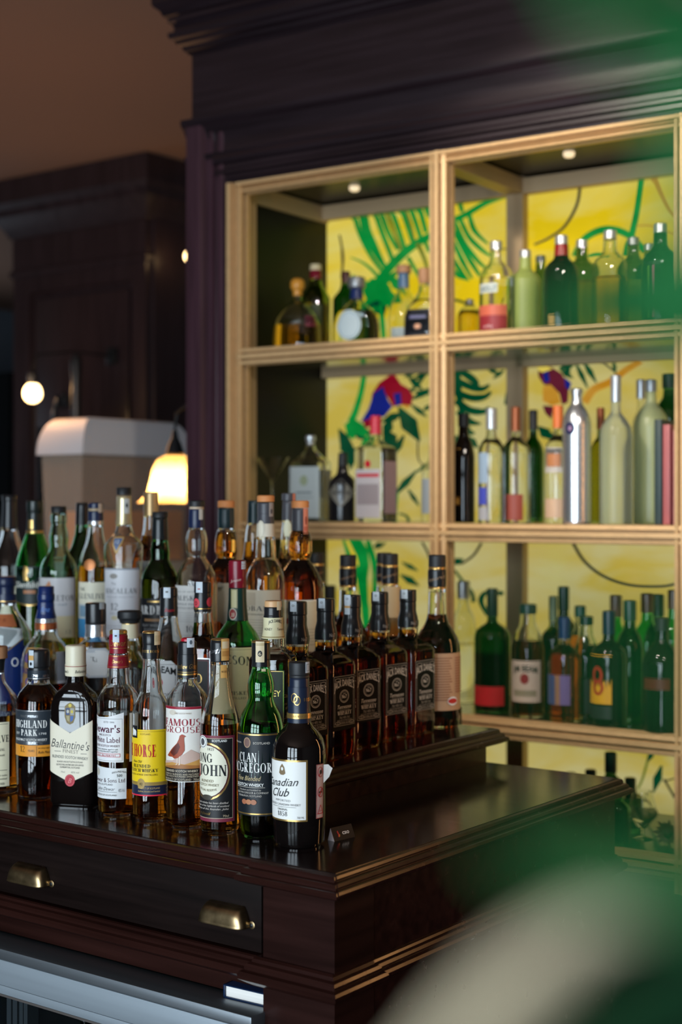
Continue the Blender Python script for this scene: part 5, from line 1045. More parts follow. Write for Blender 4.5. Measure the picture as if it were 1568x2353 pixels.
b = row3('pale green malt bottle with waisted neck and white label', 135, [(1178, 17), (1186, 19), (1198, 19), (1204, 17), (1214, 19), (1236, 22.5), (1252, 21), (1268, 24), (1284, 34), (1300, 41), (1318, 43.5), (1470, 43.5)], 10, GL_TEAL, (LQ_GOLD, 1330), Y=2.03)
b.cap(CAPM, [(1163, 17.5), (1178, 17.5)], 'stopper'); b.label(paper((218, 216, 218)), -56, 50, 1328, 1466, items=[('r', -56, 1416, 50, 1466, paper((222, 208, 168))), ('p', [(-24, 1346), (-14, 1334), (-10, 1344), (-16, 1352)], paper((214, 150, 110))), ('s', 'SINGLETON', 0, 1381, 13, 90, paper((90, 92, 96))), ('t', 'single malt', 0, 1392, 7, 56, paper((140, 150, 160)), {'shear': .3}), ('t', '12', 30, 1456, 8, 12, paper((150, 140, 110)))])
b = row3('dark bottle with black foil neck half hidden behind the pale green malt', 190, [(1205, 16), (1225, 18), (1255, 26), (1280, 38), (1300, 42), (1460, 42)], 20, GL_DKGREEN, (LQ_AMBER, 1300), Y=2.14)
b.cap(CAPB, [(1155, 15), (1206, 17)])
b = row3('clear malt bottle with navy cap and cream and blue label', 220, [(1204, 17), (1225, 19), (1250, 24), (1275, 33), (1296, 38), (1316, 39), (1470, 39)], 12, GL_CLEAR, (LQ_AMBER, 1300), Y=2.06)
b.cap(NAVD, [(1155, 16), (1158, 17), (1168, 17)]); b.cap(paper((170, 150, 120)), [(1168, 16.4), (1174, 16.6)], 'neck_band'); b.cap(NAVD, [(1174, 17), (1196, 17.4)], 'neck_foil'); b.cap(SILVERF, [(1196, 17.6), (1206, 18)], 'neck_band'); b.strip(paper((190, 170, 150)), 17.4, -6, 6, 1157, 1178, face=-40)
b.label(foil((190, 120, 70), .4, .4), poly=ell(-4, 1298, 14, 13), name='copper_seal', face=16, stepy=5)
b.label(paper((222, 218, 196)), -44, 44, 1338, 1388, items=[('t', 'THE', -26, 1358, 8, 16, INK), ('s', 'GLENLIVET', 0, 1376, 12, 76, paper((60, 64, 70)))]); b.label(paper((196, 200, 196)), -44, 44, 1388, 1422, name='lower_label', items=[('r', -36, 1392, -14, 1418, paper((120, 150, 170)))]); b.label(paper((64, 140, 190)), -44, 44, 1422, 1466, name='lower_label')
b = row3('broad-shouldered malt bottle with white label and gold foil neck', 285, [(1204, 18), (1212, 19), (1226, 24), (1240, 36), (1254, 45), (1272, 46), (1300, 44), (1470, 42)], 14, GL_CLEAR, (LQ_GOLD, 1330), Y=2.06)
b.cap(CAPM, [(1120, 17), (1137, 17)]); b.cap(foil((206, 190, 150), .3, .6), [(1139, 16.6), (1190, 18), (1205, 19.4)], 'neck_foil'); b.strip(paper((190, 190, 186)), 18.2, -7, 7, 1146, 1180, face=-20, items=[('p', [(-3, 1162), (0, 1154), (3, 1162), (0, 1168)], INK)])
b.label(paper((196, 160, 96)), poly=[(-18, 1234), (18, 1234), (2, 1272), (-2, 1272)], face=22, name='neck_label', stepy=5, items=[('p', [(-14, 1237), (14, 1237), (0, 1266)], paper((86, 110, 150))), ('t', '12', 0, 1249, 8, 10, WHITE)])
b.label(paper((214, 214, 218)), -52, 50, 1308, 1464, items=[('r', -52, 1306, 50, 1310, paper((150, 156, 166))), ('e', -14, 1324, 10, 6, paper((150, 146, 140))), ('t', 'The', -14, 1344, 6, 12, paper((120, 120, 126))), ('s', 'MACALLAN', 0, 1364, 12, 82, paper((96, 98, 104))), ('t', 'HIGHLAND SINGLE MALT', 0, 1374, 4, 70, paper((160, 160, 166))), ('s', '12', -12, 1402, 16, 18, paper((96, 98, 104))), ('t', 'YEARS OLD', -12, 1412, 4, 26, paper((150, 150, 156))), ('e', -12, 1420, 8, 5, paper((206, 196, 160))), ('r', -40, 1438, 40, 1439, paper((160, 160, 166))), ('r', -40, 1444, 40, 1445, paper((160, 160, 166)))])
b = row3('bottle with ribbed gold capsule behind the black-capped green malt', 347, [(1184, 16), (1215, 18), (1250, 26), (1280, 40), (1300, 43), (1460, 43)], 10, GL_CLEAR, (LQ_DARK, 1230), Y=2.14)
b.cap(foil((200, 168, 120), .35, .5), [(1130, 16), (1133, 17), (1185, 17)], knurl=1); b.label(paper((196, 190, 180)), -30, 30, 1290, 1420)
b = row3('dark green malt bottle with black foil and black label', 368, [(1238, 18.5), (1252, 20), (1266, 22), (1284, 21.5), (1296, 27), (1312, 37), (1330, 43), (1350, 45), (1460, 45)], 14, GL_DKGREEN, (LQ_AMBER, 1330), Y=2.03)
b.cap(CAPM, [(1176, 18), (1189, 18)], 'stopper'); b.cap(plast((22, 28, 30), .3), [(1189, 17), (1239, 19)], 'neck_foil')
b.label(paper((22, 24, 28)), -52, 52, 1376, 1458, items=[('r', -20, 1381, 10, 1384, GOLDF), ('s', 'ARDBEG', 0, 1412, 20, 92, paper((206, 206, 204)), {'wt': .24}), ('r', -28, 1422, 20, 1428, paper((160, 120, 80))), ('t', 'ISLAY SINGLE MALT', 0, 1440, 6, 70, paper((170, 170, 170))), ('t', 'SCOTCH WHISKY', 0, 1450, 6, 60, paper((170, 170, 170)))])
b = row3('clear malt bottle with bulbous neck and white paper label', 452, [(1212, 17), (1224, 22), (1244, 25.5), (1264, 25), (1280, 21.5), (1288, 26), (1304, 37), (1322, 45), (1344, 48), (1470, 48)], 18, GL_CLEAR, (LQ_AMBER, 1480), Y=2.02)
b.cap(CAPM, [(1150, 17), (1153, 18.5), (1164, 18.5)], 'stopper'); b.cap(paper((196, 176, 150)), [(1164, 16.5), (1170, 16.8)], 'cork'); b.cap(NAVD, [(1169, 17.6), (1203, 18.4), (1213, 17.4)], 'neck_foil'); b.strip(paper((190, 186, 176)), 18.6, -5, 5, 1170, 1194, face=-32)
b.label(paper((208, 206, 202)), -56, 40, 1346, 1474, face=24, items=[('t', 'ISLE OF SKYE', -8, 1362, 4, 50, paper((130, 130, 130))), ('s', 'TALISKER', -4, 1380, 11, 84, paper((60, 66, 76))), ('t', 'SINGLE MALT', -4, 1391, 5, 62, paper((110, 110, 116))), ('t', 'SCOTCH WHISKY', -4, 1400, 5, 62, paper((110, 110, 116)))] + [('r', -42, 1408 + 5 * i, 34, 1409 + 5 * i, paper((160, 160, 160))) for i in range(5)] + [('s', '10', 4, 1452, 14, 16, paper((70, 70, 76))), ('r', -30, 1460, 34, 1461, paper((160, 160, 160)))])
b = row3('amber malt bottle with orange cork, teal foil and oval label', 520, [(1212, 17.5), (1224, 22), (1244, 26), (1264, 26), (1282, 22), (1292, 28), (1308, 39), (1326, 46), (1350, 49), (1470, 49)], 55, GL_CLEAR, (LQ_DARK, 1222), Y=2.125)
b.cap(CORK, [(1150, 18), (1153, 19.5), (1166, 19.5)], 'cork'); b.cap(TEALF, [(1167, 18.6), (1200, 19.2), (1214, 17.6)], 'neck_foil')
b.label(paper((196, 186, 160)), poly=[(-14, 1340), (14, 1340), (24, 1400), (20, 1424), (0, 1434), (-20, 1424), (-24, 1400)], face=6)
b = row3('slim amber bottle with teal foil behind the grey foil malt', 584, [(1200, 15), (1220, 19), (1250, 22), (1280, 26), (1310, 38), (1330, 40), (1460, 40)], 0, GL_CLEAR, (LQ_DARK, 1245), Y=2.215)
b.cap(TEALF, [(1150, 14), (1202, 15.5)])
b = row3('clear malt bottle with orange cork, grey foil and cream label', 611, [(1232, 21.5), (1256, 23), (1280, 24), (1292, 31), (1308, 40), (1328, 46), (1350, 48), (1470, 48)], 16, GL_CLEAR, (LQ_AMBER, 1500), Y=2.03)
b.cap(CORK, [(1138, 18.5), (1141, 20), (1153, 20)], 'cork'); b.cap(GREYF, [(1155, 18.8), (1180, 19.2), (1181, 18.8), (1203, 20)], 'neck_foil'); b.strip(paper((150, 140, 134)), 19.6, -6, 6, 1155, 1187, face=-40, items=[('e', 0, 1175, 3, 6, paper((70, 70, 76)))])
b.cap(paper((206, 198, 180)), [(1202, 20.2), (1233, 21.8)], 'neck_label'); b.label(paper((214, 206, 186)), poly=ell(0, 1217, 10, 21), face=32, rad=21.8, name='oval_seal', items=[('o', 0, 1217, 8, 19, 1, paper((150, 140, 120)))])
b.label(paper((206, 192, 166)), -56, 54, 1356, 1480, face=22, items=[('r', -40, 1362, -6, 1392, paper((188, 172, 148))), ('s', 'OBAN', -4, 1404, 11, 62, paper((70, 66, 66))), ('t', 'WEST HIGHLAND MALT', -4, 1414, 4, 66, paper((120, 112, 100)))] + [('r', -42, 1424 + 6 * i, 42, 1425 + 6 * i, paper((160, 148, 128))) for i in range(7)])
b = row3('grey-capped malt bottle with small oval neck seal, partly hidden', 664, [(1195, 15), (1225, 18), (1260, 20), (1285, 26), (1310, 38), (1330, 42), (1460, 42)], 10, GL_CLEAR, (LQ_GOLD, 1240), Y=2.215)
b.cap(GREYF, [(1133, 15), (1136, 16), (1150, 16)], 'stopper'); b.cap(GREYF, [(1150, 14), (1196, 15.6)], 'neck_foil'); b.strip(STRIPP, 15.6, -4, 4, 1134, 1150, face=-50); b.label(paper((206, 204, 176)), poly=ell(0, 1216, 9, 22), face=12, rad=18, name='oval_seal')
b = row3('big dark amber malt bottle with orange cork and wide cream label', 690, [(1218, 18), (1230, 24), (1248, 27.5), (1268, 27), (1286, 22.5), (1296, 29), (1314, 41), (1336, 51), (1360, 54), (1530, 54)], -6, GL_CLEAR, (LQ_DARK, 1225), Y=2.12)
b.cap(CORK, [(1150, 18.5), (1153, 20.5), (1167, 20.5)], 'cork'); b.cap(GREYF, [(1168, 18.8), (1204, 19), (1220, 18.4)], 'neck_foil'); b.strip(STRIPP, 19.6, -7, 7, 1168, 1228, face=-42, items=[('e', 0, 1196, 3, 10, paper((150, 70, 60))), ('r', -6, 1210, 6, 1220, paper((190, 100, 80)))])
b.label(paper((208, 196, 164)), -66, 62, 1381, 1498, items=[('r', -66, 1379, 62, 1382, paper((226, 222, 206))), ('s', 'ISLAY', -30, 1408, 10, 40, paper((90, 84, 76))), ('s', '16', -20, 1434, 13, 16, paper((150, 60, 60)))] + [('r', -54, 1446 + 7 * i, 50, 1447 + 7 * i, paper((160, 148, 120))) for i in range(6)])
# ------------------------------------------------------------------ bottles on the back bar shelves
def shelf_pt(cx, row, v): p = cab_pt(cx, PY, v); p.z = SH[row][0]; return p
def sb(label, cx, row, v, prof, glass, liquid, face=20, name='spirit_bottle', **kw):
    return Bottle(name, label, cx, shelf_pt(cx, row, v), prof, face=face, glass=glass, liquid=liquid, group='bottles on the %s shelf of the back bar' % ('top', 'middle', 'lower', 'bottom')[row], seg=kw.pop('seg', 32), **kw)
SILV = foil((190, 194, 198), .3, .7); COPP = foil((150, 84, 52), .35, .5)
# top shelf, left bay
b = sb('squat round tequila bottle with golden ball stopper', 684, 0, .10, [(678, 9), (690, 12), (704, 26), (722, 42), (745, 53), (790, 55)], GL_CLEAR, (LQ_GOLD, 748), N=3, asp=.7)
b.cap(plast((206, 140, 50), .3), [(640, 9), (646, 15), (656, 16.5), (666, 14), (668, 11), (680, 10)], 'stopper'); b.label(paper((120, 40, 56)), 10, 40, 724, 748, face=-10)
b = sb('slender olive tequila bottle with cream top and burgundy neck band', 726, 0, .20, [(640, 13), (655, 16), (672, 26), (690, 33), (790, 33)], GL_OLIVE, (LQ_YEL, 700))
b.cap(paper((206, 190, 150)), [(608, 13), (622, 13.5)]); b.cap(plast((120, 24, 40)), [(622, 14), (642, 14)], 'neck_band'); b.label(paper((70, 80, 50)), -26, 26, 700, 770)
b = sb('small dark bottle against the lit glass behind the oval labelled one', 795, 0, .32, [(650, 10), (665, 14), (690, 30), (790, 31)], GL_DKGREEN, None); b.cap(plast((80, 40, 34)), [(624, 10), (652, 11)])
b = sb('wide tequila bottle with silver cap, blue ribbon and oval white label', 820, 0, .10, [(664, 13), (690, 15), (700, 24), (715, 40), (735, 50), (755, 53), (785, 53)], GL_CLEAR, (LQ_CLEAR, 715), N=3, asp=.6)
b.cap(foil((150, 150, 150), .4, .6), [(637, 17), (640, 20), (660, 20), (664, 15)], 'stopper'); b.cap(NAVB, [(664, 14), (688, 15.6)], 'ribbon'); b.label(paper((196, 208, 210)), poly=ell(0, 744, 30, 35), face=34, items=[('o', 0, 744, 26, 31, 2, paper((150, 170, 180)))])
b = sb('clear tequila bottle with cork stopper and pale blue neck', 928, 0, .16, [(630, 12), (662, 13), (680, 20), (705, 31), (735, 36), (785, 36)], GL_CLEAR, (LQ_CLEAR, 700))
b.cap(CORKP, [(610, 15), (613, 17), (628, 17)], 'stopper'); b.cap(plast((80, 110, 140)), [(628, 12.4), (662, 13.4)], 'neck_foil'); b.label(paper((150, 160, 160)), -20, 20, 752, 775)
b = sb('clear tequila bottle with cork stopper and black label', 976, 0, .10, [(650, 12), (670, 14), (690, 26), (715, 40), (735, 45), (785, 45)], GL_CLEAR, (LQ_CLEAR, 690), N=4, asp=.7)
b.cap(CORKP, [(617, 13), (620, 15), (640, 15), (652, 12)], 'stopper'); b.label(paper((26, 28, 38)), -40, 40, 708, 770, face=30, items=[('r', -20, 722, 20, 730, paper((90, 90, 120))), ('e', 0, 748, 8, 6, paper((190, 140, 110)))])
# top shelf, right bay
def absolut(label, cx, yt, v, glass, liquid, capm, neck=None, lab=None, row=0, s=1.0, face=25):
    y = lambda q: yt + (q - 555) * s
    b = sb(label, cx, row, v, [(y(572), 14 * s), (y(598), 15 * s), (y(606), 18 * s), (y(618), 30 * s), (y(634), 38 * s), (y(660), 39 * s), (y(765), 39 * s)], glass, liquid, face=face)
    b.cap(capm, [(y(555), 14 * s), (y(574), 14.6 * s)])
    if neck: b.cap(neck, [(y(575), 15 * s), (y(600), 16 * s)], 'neck_foil')
    if lab: lab(b, y, s)
    return b
b = absolut('clear vodka bottle with pink to red print', 1141, 555, .10, GL_CLEAR, (LQ_CLEAR, 640), SILV, lab=lambda b, y, s: (b.label(paper((206, 100, 76)), -44, 44, y(700), y(724)), b.label(paper((150, 40, 50)), -44, 44, y(724), y(762), name='lower_label', items=[('t', 'vodka', -4, y(752), 7, 26, paper((226, 190, 190)))]), b.label(paper((196, 200, 190)), -30, 20, y(650), y(672), name='print', items=[('t', 'ABSOLUT', -4, y(668), 12, 44, paper((90, 110, 120)), {'bold': .02})])))
b = absolut('frosted yellow-green liqueur bottle with silver cap', 1208, 575, .16, mat('frosted_lime_glass', (0.55, 0.62, 0.16), rough=.4, trans=.5), None, SILV, s=.92)
b = absolut('small dark bottle with round cap behind the frosted one', 1243, 588, .26, GL_OLIVE, None, plast((70, 80, 80)), s=.8)
b = absolut('dark bottle with silver cap and red neck', 1291, 542, .10, GL_BLACK, None, SILV, neck=plast((140, 30, 34)), s=1.06)
b.label(paper((190, 150, 90)), -10, 6, 722, 745, face=30)
b = absolut('clear bottle with silver cap between the red-necked and the broad bottle', 1338, 552, .19, GL_OLIVE, (LQ_YEL, 650), SILV, s=.95)
b = absolut('broad clear vodka bottle with silver cap', 1403, 530, .10, GL_CLEAR, (LQ_YEL, 640), SILV, s=1.06)
b = absolut('clear bottle with grey cap beside the broad vodka bottle', 1457, 547, .18, GL_OLIVE, (LQ_CLEAR, 650), foil((150, 150, 150), .4), s=.95)
b = absolut('dim bottle with pale cap behind the vodka bottles', 1494, 562, .26, GL_OLIVE, None, SILV, s=.85)
def neon(b, y, s): b.label(paper((18, 22, 24)), -20, 20, y(632), y(760), items=[('r', -12, y(640), -8, y(742), paper((110, 160, 60))), ('r', 0, y(640), 5, y(742), paper((190, 60, 130)))])
b = absolut('dark bottle with silver cap and neon pink and green lettering', 1520, 515, .07, GL_DKGREEN, None, SILV, lab=neon, s=1.12)
b = sb('short round yellow bottle at the left of the pink vodka bottle', 1080, 0, .16, [(700, 10), (712, 22), (732, 30), (768, 30)], GL_CLEAR, (LQ_YEL, 715)); b.cap(SILV, [(688, 9), (702, 10)])
# middle shelf, left bay
b = sb('square clear gin bottle with pale silver label and pointed shoulders', 714, 1, .10, [(1020, 10), (1034, 14), (1050, 26, .7), (1064, 40, 1), (1078, 41.5, 1), (1190, 41.5, 1)], GL_CLEAR, (LQ_CLEAR, 1080), N=9, asp=.75, seg=56, face=30)
b.cap(SILV, [(1000, 10), (1003, 12), (1012, 12), (1016, 9), (1024, 10)]); b.label(paper((176, 184, 184)), -40, 40, 1072, 1190, items=[('e', 0, 1104, 10, 12, paper((150, 160, 130))), ('r', -20, 1130, 20, 1134, paper((110, 120, 126))), ('r', -24, 1142, 24, 1144, paper((130, 140, 146)))])
b = sb('black apothecary gin bottle with grey diamond label', 788, 1, .10, [(1070, 11), (1088, 14), (1100, 26), (1112, 32), (1195, 33)], mat('black_glass', (.012, .012, .014), rough=.08), None)
b.cap(CAPM, [(1040, 10), (1070, 11.5)]); b.label(paper((120, 116, 106)), poly=[(-36, 1132), (0, 1100), (36, 1132), (0, 1166)], face=8, items=[('r', -22, 1130, 22, 1135, paper((70, 68, 64)))])
b = sb('tall square gin bottle with red cap and red and white label', 864, 1, .08, [(998, 13), (1012, 15), (1020, 22, .4), (1030, 38, 1), (1040, 41, 1), (1195, 41, 1)], GL_CLEAR, (LQ_CLEAR, 1030), N=9, asp=.8, seg=56, face=34)
b.cap(plast((196, 50, 66), .35), [(955, 11), (960, 13), (998, 13.5)]); b.label(paper((186, 180, 184)), -34, 34, 1078, 1190, items=[('r', -30, 1088, 30, 1096, paper((190, 60, 70))), ('r', -30, 1112, 30, 1160, paper((150, 140, 144))), ('e', 0, 1066, 8, 9, RED)]); b.label(paper((170, 140, 146)), -26, 26, 1060, 1180, face=-56, name='side_label')
b = sb('slim clear bottle half hidden by the gilt upright', 996, 1, .20, [(1040, 9), (1060, 12), (1085, 26), (1195, 27)], GL_CLEAR, (LQ_CLEAR, 1080)); b.cap(foil((130, 130, 130), .4), [(1015, 9), (1042, 10)]); b.label(paper((150, 156, 160)), -22, 22, 1100, 1180, face=40)
g = thing('martini_glass', 'empty martini glass in the dark corner of the middle shelf', 'glass', shelf_pt(626, 1, .07)); k = depth_of(g.location) / F
MB().lathe([(26 * k, 0), (24 * k, .0015), (4 * k, .004), (1.6 * k, .010), (1.5 * k, 84 * k), (3 * k, 90 * k), (40 * k, 146 * k), (39 * k, 146 * k), (1.2 * k, 92 * k)], seg=32).build('bowl_and_stem', GL_CLEAR, g, 50)
# middle shelf, right bay
def tall(label, cx, yt, yb_, v, r, glass, liquid, capm, row=1, cap_r=13, cap_h=30, labs=(), shoulder=.35, **kw):
    ybase = PY + (CAMZ - SH[row][0]) / (depth_of(shelf_pt(cx, row, v)) / F); H = ybase - yt
    sh = yt + H * shoulder; nk = yt + cap_h
    b = sb(label, cx, row, v, [(nk - 3, cap_r * .85), (nk + (sh - nk) * .35, cap_r * .95), (nk + (sh - nk) * .7, (cap_r + r) * .52), (sh, r * .93), (sh + H * .06, r), (ybase - 12, r)], glass, liquid, **kw)
    b.cap(capm, [(yt, cap_r * .9), (yt + 3, cap_r), (nk, cap_r)])
    for (m, x0, x1, y0, y1, fc) in labs: b.label(m, x0, x1, y0, y1, face=fc)
    return b
tall('near-black bottle in the corner beside the gilt upright', 1066, 950, 0, .12, 26, GL_BLACK, None, CAPM, labs=[(paper((190, 140, 60)), -6, 6, 1030, 1160, 34)])
tall('clear vodka bottle with silver cap and blue print', 1130, 938, 0, .08, 31, GL_CLEAR, (LQ_CLEAR, 1010), SILV, cap_r=13, cap_h=48, labs=[(paper((150, 170, 190)), -18, 10, 1040, 1110, 36), (paper((70, 80, 180)), -18, 8, 1120, 1160, 36), (paper((170, 170, 176)), -18, 10, 1165, 1195, 36)])
tall('clear spirit bottle with copper cap and red bottom label', 1186, 935, 0, .14, 33, GL_CLEAR, (LQ_CLEAR, 1000), COPP, cap_r=11, cap_h=56, labs=[(paper((150, 70, 56)), -22, 22, 1136, 1196, 10)])
tall('dark bottle with black cap behind the copper-capped one', 1226, 942, 0, .25, 25, GL_DKGREEN, None, CAPM, cap_r=10, cap_h=46)
tall('clear bottle with orange cap and coppery label', 1283, 932, 0, .12, 31, GL_CLEAR, (LQ_CLEAR, 1000), plast((214, 110, 50), .4), cap_r=12, cap_h=52, labs=[(paper((190, 180, 170)), -26, 20, 1028, 1086, 20), (paper((186, 120, 76)), -18, 16, 1042, 1072, 20), (paper((206, 170, 140)), -26, 20, 1146, 1190, 20)])
b = tall('tall silver vodka bottle with ribbed neck and blue dot', 1326, 893, 0, .06, 33, foil((226, 232, 240), .26, 0.9), None, foil((200, 204, 210), .3, 0.9), cap_r=14, cap_h=14, shoulder=.22, hollow=False)
b.label(paper((24, 26, 70)), poly=ell(0, 984, 12, 14), face=28, name='blue_dot', items=[('e', 0, 984, 5, 6, paper((150, 120, 150)))])
tall('amber-capped slim bottle behind the silver one', 1381, 937, 0, .18, 24, GL_OLIVE, (LQ_YEL, 1010), COPP, cap_r=9, cap_h=50)
tall('very tall frosted vodka bottle with silver neck', 1416, 862, 0, .08, 37, GL_FROST, (LQ_CLEAR, 980), SILV, cap_r=12, cap_h=62, shoulder=.36, hollow=False)
tall('frosted bottle with pale shoulders at the right of the tall frosted vodka', 1497, 872, 0, .20, 41, mat('frosted_pale_green', (.62, .68, .40), rough=.35, trans=.7), None, foil((160, 166, 170), .35, .5), cap_r=13, cap_h=28, shoulder=.28, hollow=False)
tall('silver capped clear bottle behind the frosted ones', 1474, 872, 0, .31, 28, GL_CLEAR, (LQ_CLEAR, 1000), SILV, cap_r=11, cap_h=44)
tall('dark bottle with black stopper at the right end of the middle shelf', 1540, 858, 0, .30, 34, GL_DKGREEN, None, CAPM, cap_r=17, cap_h=34, shoulder=.25)
for i, (cx, lab, c, lean) in enumerate(((1512, 'slim dark grey box leaning against the pink ones on the middle shelf', (52, 66, 66), 0), (1532, 'slim dusty pink box on the middle shelf', (172, 96, 96), 0), (1556, 'pale pink box at the right end of the middle shelf', (206, 140, 136), 0))):
    p = shelf_pt(cx, 1, .03); o = MB().box(-.0085, .0085, 0, .11, 0, .235 - .012 * i, .002).build('gift_box', paper(c), None)
    o.location = p; o.rotation_euler = (0, R(lean), CT); tag(o, lab, 'box', 'slim boxes at the end of the middle shelf')
# lower shelf, right bay
tall('clear bottle with silver cap at the left end of the lower shelf', 1066, 1335, 0, .22, 30, GL_CLEAR, (LQ_CLEAR, 1480), SILV, row=2, cap_r=15, cap_h=40)
tall('broad dark bottle with bright red bottom label', 1132, 1352, 0, .10, 42, GL_DKGREEN, (LQ_COLA, 1500), plast((24, 50, 44)), row=2, cap_r=13, cap_h=64, labs=[(paper((176, 24, 40)), -42, 42, 1578, 1622, 18)])
b = tall('dark bourbon bottle with white label and red seal on the lower shelf', 1214, 1388, 0, .08, 38, GL_CLEAR, (LQ_COLA, 1470), plast((26, 56, 52)), row=2, cap_r=20, cap_h=22)
b.label(paper((190, 172, 160)), -40, 40, 1519, 1614, face=12, items=[('t', 'JIM BEAM', 0, 1548, 14, 62, INK, {'bold': .03, 'bend': 5}), ('e', 0, 1560, 10, 12, paper((130, 26, 40))), ('r', -28, 1586, 28, 1600, paper((140, 130, 110)))])
tall('tall dark bottle with long teal capsule against the lit glass', 1296, 1348, 0, .285, 34, GL_BLACK, None, plast((24, 58, 60)), row=2, cap_r=13, cap_h=54)
tall('ribbed necked bottle with grey cap beside the teal capsule', 1272, 1370, 0, .20, 28, GL_OLIVE, (LQ_AMBER, 1450), foil((96, 110, 90), .4, .3), row=2, cap_r=10, cap_h=56)
tall('bottle with blue cap and blue and violet label on the lower shelf', 1298, 1418, 0, .06, 38, GL_CLEAR, (LQ_DARK, 1480), NAVB, row=2, cap_r=14, cap_h=50, labs=[(paper((74, 80, 130)), -38, -8, 1552, 1620, 22), (paper((150, 110, 90)), -8, 4, 1552, 1620, 22), (paper((110, 90, 150)), 4, 28, 1552, 1620, 22)])
tall('amber bottle with teal cap in the middle of the lower shelf', 1334, 1392, 0, .20, 28, GL_CLEAR, (LQ_DARK, 1460), plast((30, 66, 60)), row=2, cap_r=13, cap_h=26)
tall('low amber bottle with dark green cap beside the yellow label', 1348, 1416, 0, .125, 29, GL_CLEAR, (LQ_DARK, 1480), plast((20, 44, 40)), row=2, cap_r=16, cap_h=20, labs=[(paper((60, 40, 50)), -10, 24, 1560, 1640, -10)])
b = tall('dark bottle with navy cap and bright yellow label with red emblem', 1400, 1404, 0, .06, 42, GL_BLACK, None, plast((22, 36, 60)), row=2, cap_r=15, cap_h=54)
b.label(paper((222, 166, 36)), -42, 24, 1506, 1618, face=24, items=[('o', -10, 1552, 14, 20, 7, paper((170, 40, 30))), ('o', -8, 1580, 14, 18, 7, paper((170, 40, 30)))]); b.label(paper((40, 44, 46)), -42, 24, 1622, 1652, face=24, name='lower_label')
tall('bottle with wine and white capsule behind the yellow labelled one', 1416, 1368, 0, .24, 30, GL_GREEN, (LQ_AMBER, 1480), plast((110, 70, 66)), row=2, cap_r=14, cap_h=50)
tall('dark bottle with teal stopper behind the yellow labelled one', 1448, 1380, 0, .14, 32, GL_DKGREEN, None, plast((26, 60, 52)), row=2, cap_r=15, cap_h=46)
tall('green necked wine bottle with red capsule on the lower shelf', 1488, 1364, 0, .22, 34, GL_GREEN, None, plast((86, 36, 36)), row=2, cap_r=15, cap_h=44)
tall('dark bottle with green capsule at the right of the red capsule bottle', 1512, 1366, 0, .31, 32, GL_DKGREEN, None, plast((26, 60, 48)), row=2, cap_r=15, cap_h=50)
tall('big black bottle with band of gold at the right end of the lower shelf', 1522, 1420, 0, .05, 44, GL_BLACK, None, CAPM, row=2, cap_r=16, cap_h=30, labs=[(paper((96, 26, 26)), -34, 34, 1560, 1586, 20)])
tall('tall green bottle with brown capsule at the far right of the lower shelf', 1548, 1356, 0, .16, 32, GL_GREEN, None, plast((76, 44, 36)), row=2, cap_r=13, cap_h=44)
# lower shelf, left bay, behind the counter bottles
tall('dark wine bottle in the shade at the left end of the lower shelf', 760, 1345, 0, .2, 30, GL_BLACK, None, CAPM, row=2, cap_r=12, cap_h=50)
# bottom shelf: bottles and a dried flower in front of the lit glass
for cx, yt, lab, cr in ((1312, 1775, 'dark stoppered bottle just showing above the counter end', 13), (1358, 1768, 'second dark bottle just showing above the counter end', 13), (1404, 1728, 'tall dark bottle with long capsule on the bottom shelf', 14), (1449, 1787, 'dark bottle with thick cap right of the counter corner', 13)):
    tall(lab, cx, yt, 0, .12 + .07 * (cx in (1358, 1449)), 29, GL_DKGREEN, None, plast((20, 44, 36)), row=3, cap_r=cr, cap_h=46)
tall('green bottle with dark base beside the counter end', 1424, 1812, 0, .05, 26, GL_GREEN, (LQ_COLA, 1880), plast((10, 70, 40)), row=3, cap_r=10, cap_h=20)
fl = thing('dried_flower', 'dark red dried flower head in a glass on the bottom shelf', 'flower', shelf_pt(1536, 3, .12)); k = depth_of(fl.location) / F; zf = (PY + (CAMZ - SH[3][0]) / k - 1915) * k
MB().tube([(0, 0, .003), (.002, 0, zf * .5), (0, 0, zf)], .002, 8).build('stem', mat('dry_stem', (.06, .05, .02), rough=.7), fl)
PET = mat('dark_red_petal', (.06, .012, .010), rough=.6)
for i in range(14):
    a = 2 * math.pi * i / 14; L = .028 + .006 * (i % 2); c, s_ = math.cos(a), math.sin(a)
    q = CU * c + Vector((0, 0, s_)); n_ = (CU * -s_ + Vector((0, 0, c))) * .006; o0 = Vector((0, 0, zf)); fwd = CV * -.006
    MB().prism([o0 + q * .006 - n_ * .6, o0 + q * L * .6 - n_ + fwd, o0 + q * L + fwd * 2, o0 + q * L * .6 + n_ + fwd, o0 + q * .006 + n_ * .6], CV * .0012).build('petal', PET, fl, 0)
cb = MB(); bm = bmesh.new(); bmesh.ops.create_uvsphere(bm, u_segments=16, v_segments=10, radius=.011)
for q in bm.verts: q.co = q.co + Vector((0, -.004, zf))
cb.bm(bm).build('flower_centre', mat('flower_heart', (.03, .010, .008), rough=.8), fl)
gg = thing('snifter_glass', 'empty glass catching amber light on the bottom shelf', 'glass', shelf_pt(1478, 3, .14)); k = depth_of(gg.location) / F
MB().lathe([(24 * k, 0), (22 * k, .002), (3 * k, .005), (3 * k, 20 * k), (14 * k, 30 * k), (30 * k, 56 * k), (30 * k, 76 * k), (22 * k, 110 * k), (21 * k, 110 * k), (28 * k, 76 * k), (28 * k, 57 * k), (2 * k, 32 * k)], seg=32).build('bowl_and_stem', GL_CLEAR, gg, 50)

